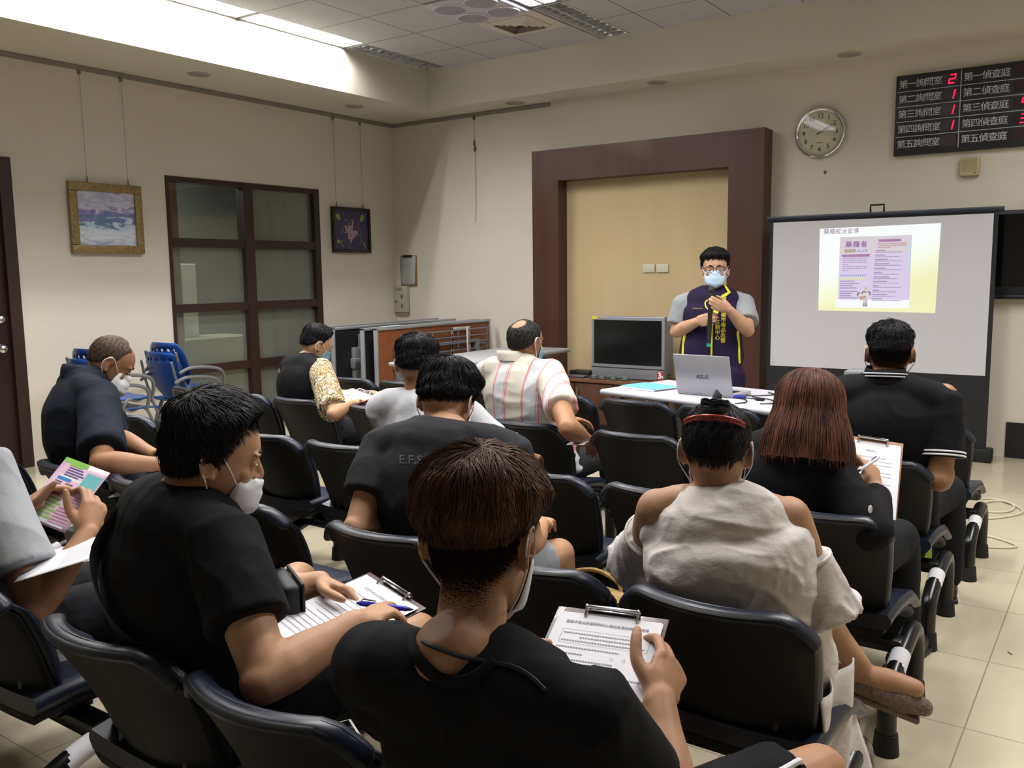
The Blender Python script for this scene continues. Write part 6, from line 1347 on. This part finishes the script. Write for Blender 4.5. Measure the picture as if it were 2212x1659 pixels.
def onvest(x, z, lift=.002):    # point on the vest front: x to the viewer's right, z height
    o = p.hip+p.fw*.6; o = V(o[0], o[1], 0)-p.rt*x; o[2] = z; h = VB.ray_cast(Vector(o), Vector(-p.fw)); q_ = np.array(h[0]) if h[0] else o-p.fw*.42; return q_+p.fw*lift
def strip(pts, wd, m, name):
    P = smoothpath([onvest(*a) for a in pts], 6); mb = MB(); n_ = len(P); mb.tube(P, [(wd/2, .0022)]*n_, 8, ref=-p.rt); return wb(mb, name, m, p.root, p.loc)
zz_ = np.linspace(1.22, .80, 9); strip([(0.008, z) for z in zz_], .012, yel, 'zip_trim')
strip([(.012, 1.15), (.034, 1.195), (.058, 1.235), (.074, 1.27), (.08, 1.29)], .036, yel, 'lapel_trim'); strip([(-.012, 1.2), (-.036, 1.225), (-.04, 1.255), (-.012, 1.275)], .009, yel, 'lapel_trim')
for s_ in (-1, 1): strip([(s_*.175, 1.06), (s_*.182, .98), (s_*.186, .9), (s_*.19, .84)], .02, yel, 'side_trim')
# stand-up collar with one yellow flap
c = p.c7+p.fw*.04-p.up*.012; k = MB(); rings = []
for dz, rr_ in ((-.03, .085), (.03, .082), (.085, .084), (.087, .08), (.03, .077), (-.03, .078)):
    rings.append([c+p.up*(dz-.045*max(0, math.sin(a))*(dz > 0)*.6)+p.rt*rr_*math.cos(a)+p.fw*rr_*1.05*math.sin(a) for a in np.linspace(1.57+.75, 1.57+6.283-.75, 40)])
k.grid(np.array(rings)); o = wb(k, 'vest_collar', vest_m, p.root, p.loc, angle=None, fix=False)
k = MB(); L0 = lambda x, y, z: c-p.rt*x+p.fw*y+p.up*z
k.grid(np.array([[L0(.062, .062, .098), L0(.078, .052, .09)], [L0(.08, .08, .072), L0(.098, .07, .066)], [L0(.1, .1, .04), L0(.12, .092, .036)], [L0(.06, .125, .02), L0(.082, .122, .006)], [L0(.045, .132, -.012), L0(.056, .132, -.024)]])); o = wb(k, 'collar_flap', yel, p.root, p.loc, angle=None, fix=False); o.modifiers.new('s', 'SOLIDIFY').thickness = .004
lt = MB()
def vtext(body, x, z, size, vertical=True):
    for i, ch_ in enumerate(body):
        v, f = text_mesh(ch_, size, 'CENTER', .0008)
        if len(v): lt.add(np.array([onvest(x+a[0]+(0 if vertical else (i-len(body)/2)*size*.55), (z-i*size*1.02 if vertical else z)+a[1], .003) for a in v]), f)
vtext('嘉義市毒品危害', .082, 1.205, .034); vtext('防制中心', .045, 1.12, .034)
wb(lt, 'vest_lettering', mat('thread_yellow', '#b8a92c', .7), p.root, p.loc, smooth=False, fix=False)
k = MB(); rng = random.Random(9)
for i in range(9): x = -.125+i*.0075; k.tube([onvest(x, 1.213+rng.uniform(-.004, .004), .0025), onvest(x+.005, 1.213+rng.uniform(-.004, .004), .0025)], .0014, 5)
wb(k, 'chest_embroidery', MATS['thread_yellow'], p.root, p.loc)
p.hair(dict(line=[36, 33, 36, 24, 2, -12, -4, -12, -26, -36, -38], side=.012, back=.012, top=.030, split=20, ramp=5, locks=(1500, .035, .0024, .006), fringe=True, crown=70), hair_k); p.mask(mask_b, top=-.008, bot=-.112, width=58)
k = MB()
for s_ in (-1, 1):
    P = [(s_*.034+.026*math.copysign(abs(math.cos(t))**.5, math.cos(t)), .098-.25*(abs(s_*.034+.026*math.cos(t))-.02)**2*6, .006+.017*math.copysign(abs(math.sin(t))**.5, math.sin(t))) for t in np.linspace(0, 6.283, 28, endpoint=False)]; k.tube(P, .0019, 6, closed=True); k.tube([(s_*.0605, .088, .014), (s_*.079, .06, .014), (s_*.083, -.01, .014), (s_*.083, -.03, .0)], .0016, 6)
k.tube([(-.009, .1, .012), (0, .103, .014), (.009, .1, .012)], .0018, 6); k.v = [xf(p.HM, x) for x in k.v]
gl_ = thing('eyeglasses', 'dark rectangular eyeglasses worn by the standing speaker', 'glasses', tuple(xf(p.HM, [(0, .1, 0)])[0])); gloc = xf(p.HM, [(0, .1, 0)])[0]; wb(k, 'glasses_frame', mat('frame_dark', '#1c1516', .3), gl_, gloc)
mi = thing('microphone', 'black handheld microphone held by the standing speaker', 'microphone', tuple(mic1)); k = MB(); k.tube([mic0+md*.03, mic0+md*.055, mic0+md*.12, mic1], [.024, .02, .017, .0135], 18); wb(k, 'handle', blackpl, mi, mic1); k = MB(); k.ell(mic0+md*.008, (.027, .027, .03)); wb(k, 'mic_head', mat('mic_mesh', '#0d0d0e', .6, bump=(600, .6, .002)), mi, mic1); k = MB(); k.cyl(mic1, mic1+md*.02, .014); wb(k, 'end_cap', mat('mic_green', '#1f8f6f', .4), mi, mic1)
P12 = p
# ---------------------------------------------------------------- clipboards, sheets, pens
boardm = mat('clipboard_brown', '#4a3028', .35, noise=(30, '#3a241e', 3), coat=.2); hardb = mat('clipboard_tan', '#8a5a38', .5)
def lines(mb, rows, y0, y1, u0, u1, rng, th=.0016, seg=True):
    for i in range(rows):
        v = y0+(y1-y0)*i/max(1, rows-1); e_ = u1-(rng.random()*.35*(u1-u0) if rng.random() < .5 else 0); u = u0+(rng.random()*.04 if i % 3 else 0)
        while u < e_:
            g = .0032+.0012*rng.random(); yield u, v, min(u+g, e_), v+th; u += g+.0016
def clipboard(label, TL, ux, dn, W, L, bm, seed, curl=.0, title=None, sheets=2, form=False, clip=True, group=None):
    ux = unit(ux); dn = unit(dn-ux*np.dot(dn, ux)); n = np.cross(dn, ux); n = n if np.dot(n, CAM-TL) > 0 else -n; rng = random.Random(seed)
    t = thing('clipboard', label, 'clipboard', tuple(TL), 0, group); M_ = frame((0, 0, 0), ux, dn, n); P = lambda u, v, h=0: xf(M_, [(u, v, h)])[0]
    MB().rbox((0, 0, -.004), (W, L, 0), .0018, M=M_).build('board', bm, t)
    tp = lambda v, h: P(0, v, h)
    pm = []
    for s_ in range(sheets):
        ou, ov, rz_ = .008+.003*s_, .014+.004*s_, .012*(1 if s_ % 2 else -1); w_, l_ = W-.018, L-.018
        G = np.array([[P(ou+u*w_+v*l_*rz_, ov+v*l_, .0012+.0014*s_+curl*((v-.45)*max(0, v-.45)*2.2+max(0, u-.8)*(1-v)*.25)*(1+.2*s_)) for u in np.linspace(0, 1, 9)] for v in np.linspace(0, 1, 14)])
        o = MB().grid(G).build('sheet', paper, t, fix=False); pm.append(o)
    top = .0012+.0014*(sheets-1)+.0006; k = MB()
    def h_(u, v): vv = (v-.014)/(L-.018); uu = u/W; return top+curl*(max(0, vv-.45)**2*2.2+max(0, uu-.8)*(1-vv)*.25)*(1+.2*(sheets-1))
    def bar(u0, v0, u1, v1): k.add([P(u0, v0, h_(u0, v0)), P(u1, v0, h_(u1, v0)), P(u1, v1, h_(u1, v1)), P(u0, v1, h_(u0, v1))], [(0, 1, 2, 3)])
    if form:
        text_on(k, title, W*.035, P(W*.5, L*.135, h_(W*.5, L*.135)+.0004), ux, -dn, bold=.0001)
        x0, x1, a0, a1 = W*.13, W*.9, L*.2, L*.315
        for q in ((x0, a0, x1, a0+.0006), (x0, a1, x1, a1+.0006), (x0, a0, x0+.0006, a1), (x1, a0, x1+.0006, a1)): bar(*q)
        for q in lines(k, 3, L*.225, L*.29, W*.15, W*.88, rng, .003): bar(*q)
        for i in range(11):
            v = L*(.345+.05*i)
            for q in lines(k, 1, v, v, W*.13, W*(.92 if i % 2 == 0 else .5), rng, .0032): bar(*q)
            if i % 2:
                for b_ in (.62, .72):
                    u = W*b_; bar(u, v, u+.0055, v+.0005); bar(u, v+.005, u+.0055, v+.0055); bar(u, v, u+.0005, v+.0055); bar(u+.005, v, u+.0055, v+.0055)
        for q in lines(k, 1, L*.045, L*.045, W*.38, W*.55, rng, .0028): bar(*q)
    else:
        if title: text_on(k, title, W*.044, P(W*.5, L*.17, h_(W*.5, L*.17)+.0004), ux, -dn)
        for q in lines(k, 14, L*.25, L*.86, W*.12, W*.85, rng, .002): bar(*q)
    k.build('print', inkm, t, smooth=False, fix=False)
    if clip:
        k = MB(); a, b = W*.28, W*.74; k.tube([P(a, .004, .012), P(b, .004, .012)], .0035, 8); k.tube([P(a+.005, -.001, .006), P(b-.005, -.001, .006)], .0022, 6)
        for u in (a, b): k.tube(smoothpath([P(u, -.003, .001), P(u, .002, .013), P(u, .012, .01), P(u, .022, .0045)], 4), .0026, 8)
        k.rbox((a, -.006, 0), (b, .006, .004), .0015, M=M_); k.build('clip', chrome, t)
    return t, P, n
def pen(label, a, b, r, body, tip, clipc=True, name='pen'):
    t = thing(name, label, 'pen', tuple(a)); d = unit(b-a); L = np.linalg.norm(b-a); s_ = unit(np.cross(d, V(0, 0, 1)))
    k = MB(); k.tube([a, a+d*L*.02, a+d*L*.5, a+d*L*.86], [r*.7, r, r, r*.95], 14); wb(k, 'barrel', body, t, a); k = MB(); k.tube([a+d*L*.84, a+d*L*.94, b], [r*.95, r*.6, r*.15], 12); wb(k, 'tip', tip, t, a)
    k = MB(); u = np.cross(s_, d); k.tube([a+d*.004+u*r, a+d*.006+u*r*1.7, a+d*L*.28+u*r*1.5], [.0012, .0016, .0014], 8); k.tube([a-d*.004, a+d*.004], r*.5, 10); wb(k, 'pen_clip', tip, t, a); return t
penb = mat('pen_blue', '#1a1fb4', .3); penw = mat('pen_white', '#d8d8e0', .35); pend = mat('pen_navy', '#1b2142', .35)
c1, PP, n1 = clipboard('clipboard with a printed questionnaire held by the nearest person', cb1['TL'], ux, dn, .22, .30, boardm, 11, curl=.012, title='嘉義市毒品危害防制中心毒品危害防制調查問卷', sheets=2, form=True)
MB().rbox((-.004, .105, -.002), (.02, .15, .002), .002, M=frame((0, 0, 0), unit(ux), dn, n1)).build('orange_tab', mat('tab_orange', '#c8622a', .5), c1)
pt = tips1[4]; a_ = at(1425, 1437, 1.545); pen('blue pen seen end-on in the right hand of the nearest person', a_, a_+unit(at(1400, 1395, 1.68)-a_)*.14, .0055, penb, penb)
A, B, C_ = at(799, 1235, 2.138), at(921, 1313, 1.979), at(655, 1445, 1.783)
clipboard('brown clipboard with sheets on the lap of the masked writer', A, B-A, C_-B, .225, .31, boardm, 5, curl=.02, title='嘉義市毒品危害防制中心', sheets=3)
pen('bright blue pen held by the masked writer', at(776, 1303, 1.86), at(893, 1317, 1.90), .0058, penb, pend)
A, B, C_ = at(762, 838, 5.30), at(806, 853, 5.20), at(762, 880, 4.98); clipboard('clipboard on the lap of the person with leaf-print sleeves', A, B-A, C_-B, .22, .30, hardb, 8, sheets=1)
pen('white pen held by the person with leaf-print sleeves', at(763, 851, 5.12), at(748, 854, 5.08), .005, penw, pend)
A, B, C_ = at(1818, 938, 3.16), at(1898, 950, 3.12), at(1884, 1040, 3.04); clipboard('tan clipboard held by the auburn-haired person', A, B-A, C_-B, .205, .30, hardb, 9, sheets=2, title='防制中心')
pen('white pen with navy tip held by the auburn-haired person', at(1896, 990, 2.82), at(1852, 1019, 2.78), .0055, penw, pend)
def sheet(name, label, cat, A, B, C_, W, L, m, curl=.006, seed=1, tint=None):
    ux_ = unit(B-A); dn_ = unit((C_-B)-ux_*np.dot(C_-B, ux_)); n = np.cross(dn_, ux_); n = n if np.dot(n, CAM-A) > 0 else -n; t = thing(name, label, cat, tuple(A)); M_ = frame((0, 0, 0), ux_, dn_, n); P = lambda u, v, h=0: xf(M_, [(u, v, h)])[0]
    G = np.array([[P(u*W, v*L, curl*math.sin(math.pi*v)*(.6+.4*u)) for u in np.linspace(0, 1, 9)] for v in np.linspace(0, 1, 12)]); o = MB().grid(G).build('page', m, t, fix=False); o.modifiers.new('s', 'SOLIDIFY').thickness = .0006
    hh = lambda u, v: curl*math.sin(math.pi*v/L)*(.6+.4*u/W)+.0009
    def rects(rs, mm, nm, lift=0):
        k = MB()
        for u0, v0, u1, v1 in rs:
            for i in range(3): a, b = u0+(u1-u0)*i/3, u0+(u1-u0)*(i+1)/3; k.add([P(a, v0, hh(a, v0)+lift), P(b, v0, hh(b, v0)+lift), P(b, v1, hh(b, v1)+lift), P(a, v1, hh(a, v1)+lift)], [(0, 1, 2, 3)])
        return k.build(nm, mm, t, smooth=False, fix=False)
    return t, rects
t, rc_ = sheet('paper_sheet', 'white printed sheet in front of the person in the charcoal t-shirt', 'paper', at(1004, 911, 3.08), at(1075, 926, 3.02), at(1056, 958, 2.84), .21, .24, paper)
rc_([(u0, v, u0+.06, v+.0025) for v in np.linspace(.05, .18, 6) for u0 in (.03, .11)], inkm, 'print')
t, rc_ = sheet('paper_sheet', 'white sheet under the forearm of the striped polo wearer', 'paper', at(1240, 953, 4.25), at(1275, 954, 4.22), at(1274, 962, 4.1), .085, .12, paper)
t, rc_ = sheet('paper_sheet', 'white sheet on the lap of the navy polo wearer', 'paper', at(325, 1030, 3.42), at(372, 1025, 3.36), at(370, 1046, 3.2), .2, .2, paper)
# colourful flyer
fw_, fl_ = .148, .21
t, rc_ = sheet('flyer', 'colourful pink and white health flyer held at the left edge', 'flyer', flA, flB, flC, fw_, fl_, mat('flyer_paper', '#e6dfe8', .55, noise=(9, '#dba3c6', 2)), curl=.003)
U, W_s = fw_, fl_
def rr4(l): return [(a*U, b*W_s, c*U, d*W_s) for a, b, c, d in l]
rc_(rr4([(.12, .26, .9, .97)]), mat('flyer_white', '#e9e7ef', .55), 'flyer_panel')
rc_(rr4([(.0, .0, .55, .07), (.18, .045, .48, .1)]), mat('flyer_green', '#86bf52', .55), 'flyer_banner', .0003)
rc_(rr4([(.12, .29, .42, .335)]), mat('flyer_blue', '#2a86c8', .55), 'flyer_banner', .0003); rc_(rr4([(.1, .52, .42, .565)]), mat('flyer_pink', '#cc4f93', .55), 'flyer_banner', .0003)
rc_(rr4([(.62, .12, .97, .42)]), mat('flyer_teal', '#6bb6bc', .55), 'flyer_panel', .0003)
rc_(rr4([(.1, .60+.055*i, .5+.06*(i % 2), .632+.055*i) for i in range(6)]), mat('flyer_leaf', '#97c972', .55), 'flyer_tags', .0003)
rc_(rr4([(.2, .12+.04*i, .52+.04*(i % 3), .138+.04*i) for i in range(4)]+[(.12+.24*(i % 2), .36+.035*(i//2), .28+.24*(i % 2), .378+.035*(i//2)) for i in range(8)]), mat('flyer_ink', '#5a4a86', .6), 'flyer_lines', .0004)
rc_(rr4([(.6, .5+.04*i, .95, .512+.04*i) for i in range(4)]+[(.55, .7+.045*i, .93, .712+.045*i) for i in range(6)]), mat('flyer_rose', '#c98aa6', .6), 'flyer_lines', .0004)
t, rc_ = sheet('paper_sheet', 'white ruled sheet on the lap at the left edge', 'paper', at(80, 1198, 2.42), at(266, 1142, 2.46), at(240, 1208, 2.22), .27, .2, paper, .004)
rc_([(.1, v, .25, v+.0012) for v in np.linspace(.05, .17, 12)], inkm, 'ruled_lines'); rc_([(.25, .06, .265, .1), (.245, .12, .262, .15)], mat('stamp_pink', '#d2709c', .6), 'pink_print', .0003)
# phone on the second chair, straw bag, keys
q = atz(697, 1594, .47); t = thing('phone', 'white-edged phone lying on the rear bench seat', 'phone', tuple(q), -.5)
MB().rbox((-.04, -.075, 0), (.04, .075, .008), .006, 3).build('case', mat('phone_white', '#dcd6d2', .3), t); MB().rbox((-.034, -.068, .0075), (.034, .068, .0086), .0004).build('phone_screen', blackgl, t)
q = V(5.79, -5.62, .425); t = thing('straw_bag', 'tan woven straw bag on the empty seat beside the white blouse', 'bag', tuple(q))
k = MB(); k.tube([(0, 0, 0), (0, 0, .06), (0, 0, .13)], [(.15, .07), (.165, .085), (.15, .07)], 24, ref=(1, 0, 0), cap='flat'); k.build('pouch', mat('straw', '#a98a52', .8, noise=(60, '#8d6f3c', 3), bump=(90, .8, .004)), t)
k = MB()
for y in (-.05, .05): k.tube(smoothpath([(-.1, y, .12), (-.08, y*1.3, .15), (0, y*1.5, .17), (.08, y*1.3, .15), (.1, y, .12)], 5), .006, 8)
k.build('bag_handle', MATS['straw'], t)
q = at(2060, 932, 3.83); t = thing('keys', 'small silver keys in the fist of the black polo wearer', 'keys', tuple(q))
k = MB(); k.tube([(0, 0, 0), (.02, .01, -.008), (.035, .014, -.022)], .003, 6); k.tube([(0, 0, -.012), (.015, .008, -.035), (.024, .01, -.05)], .003, 6); k.build('key', metalm, t)
MB().tube([(-.004+.012*math.cos(a), .0, -.006+.012*math.sin(a)) for a in np.linspace(0, 6.283, 18, endpoint=False)], .0016, 6, closed=True).build('key_ring', metalm, t)
# raised lettering on the back of the charcoal t-shirt
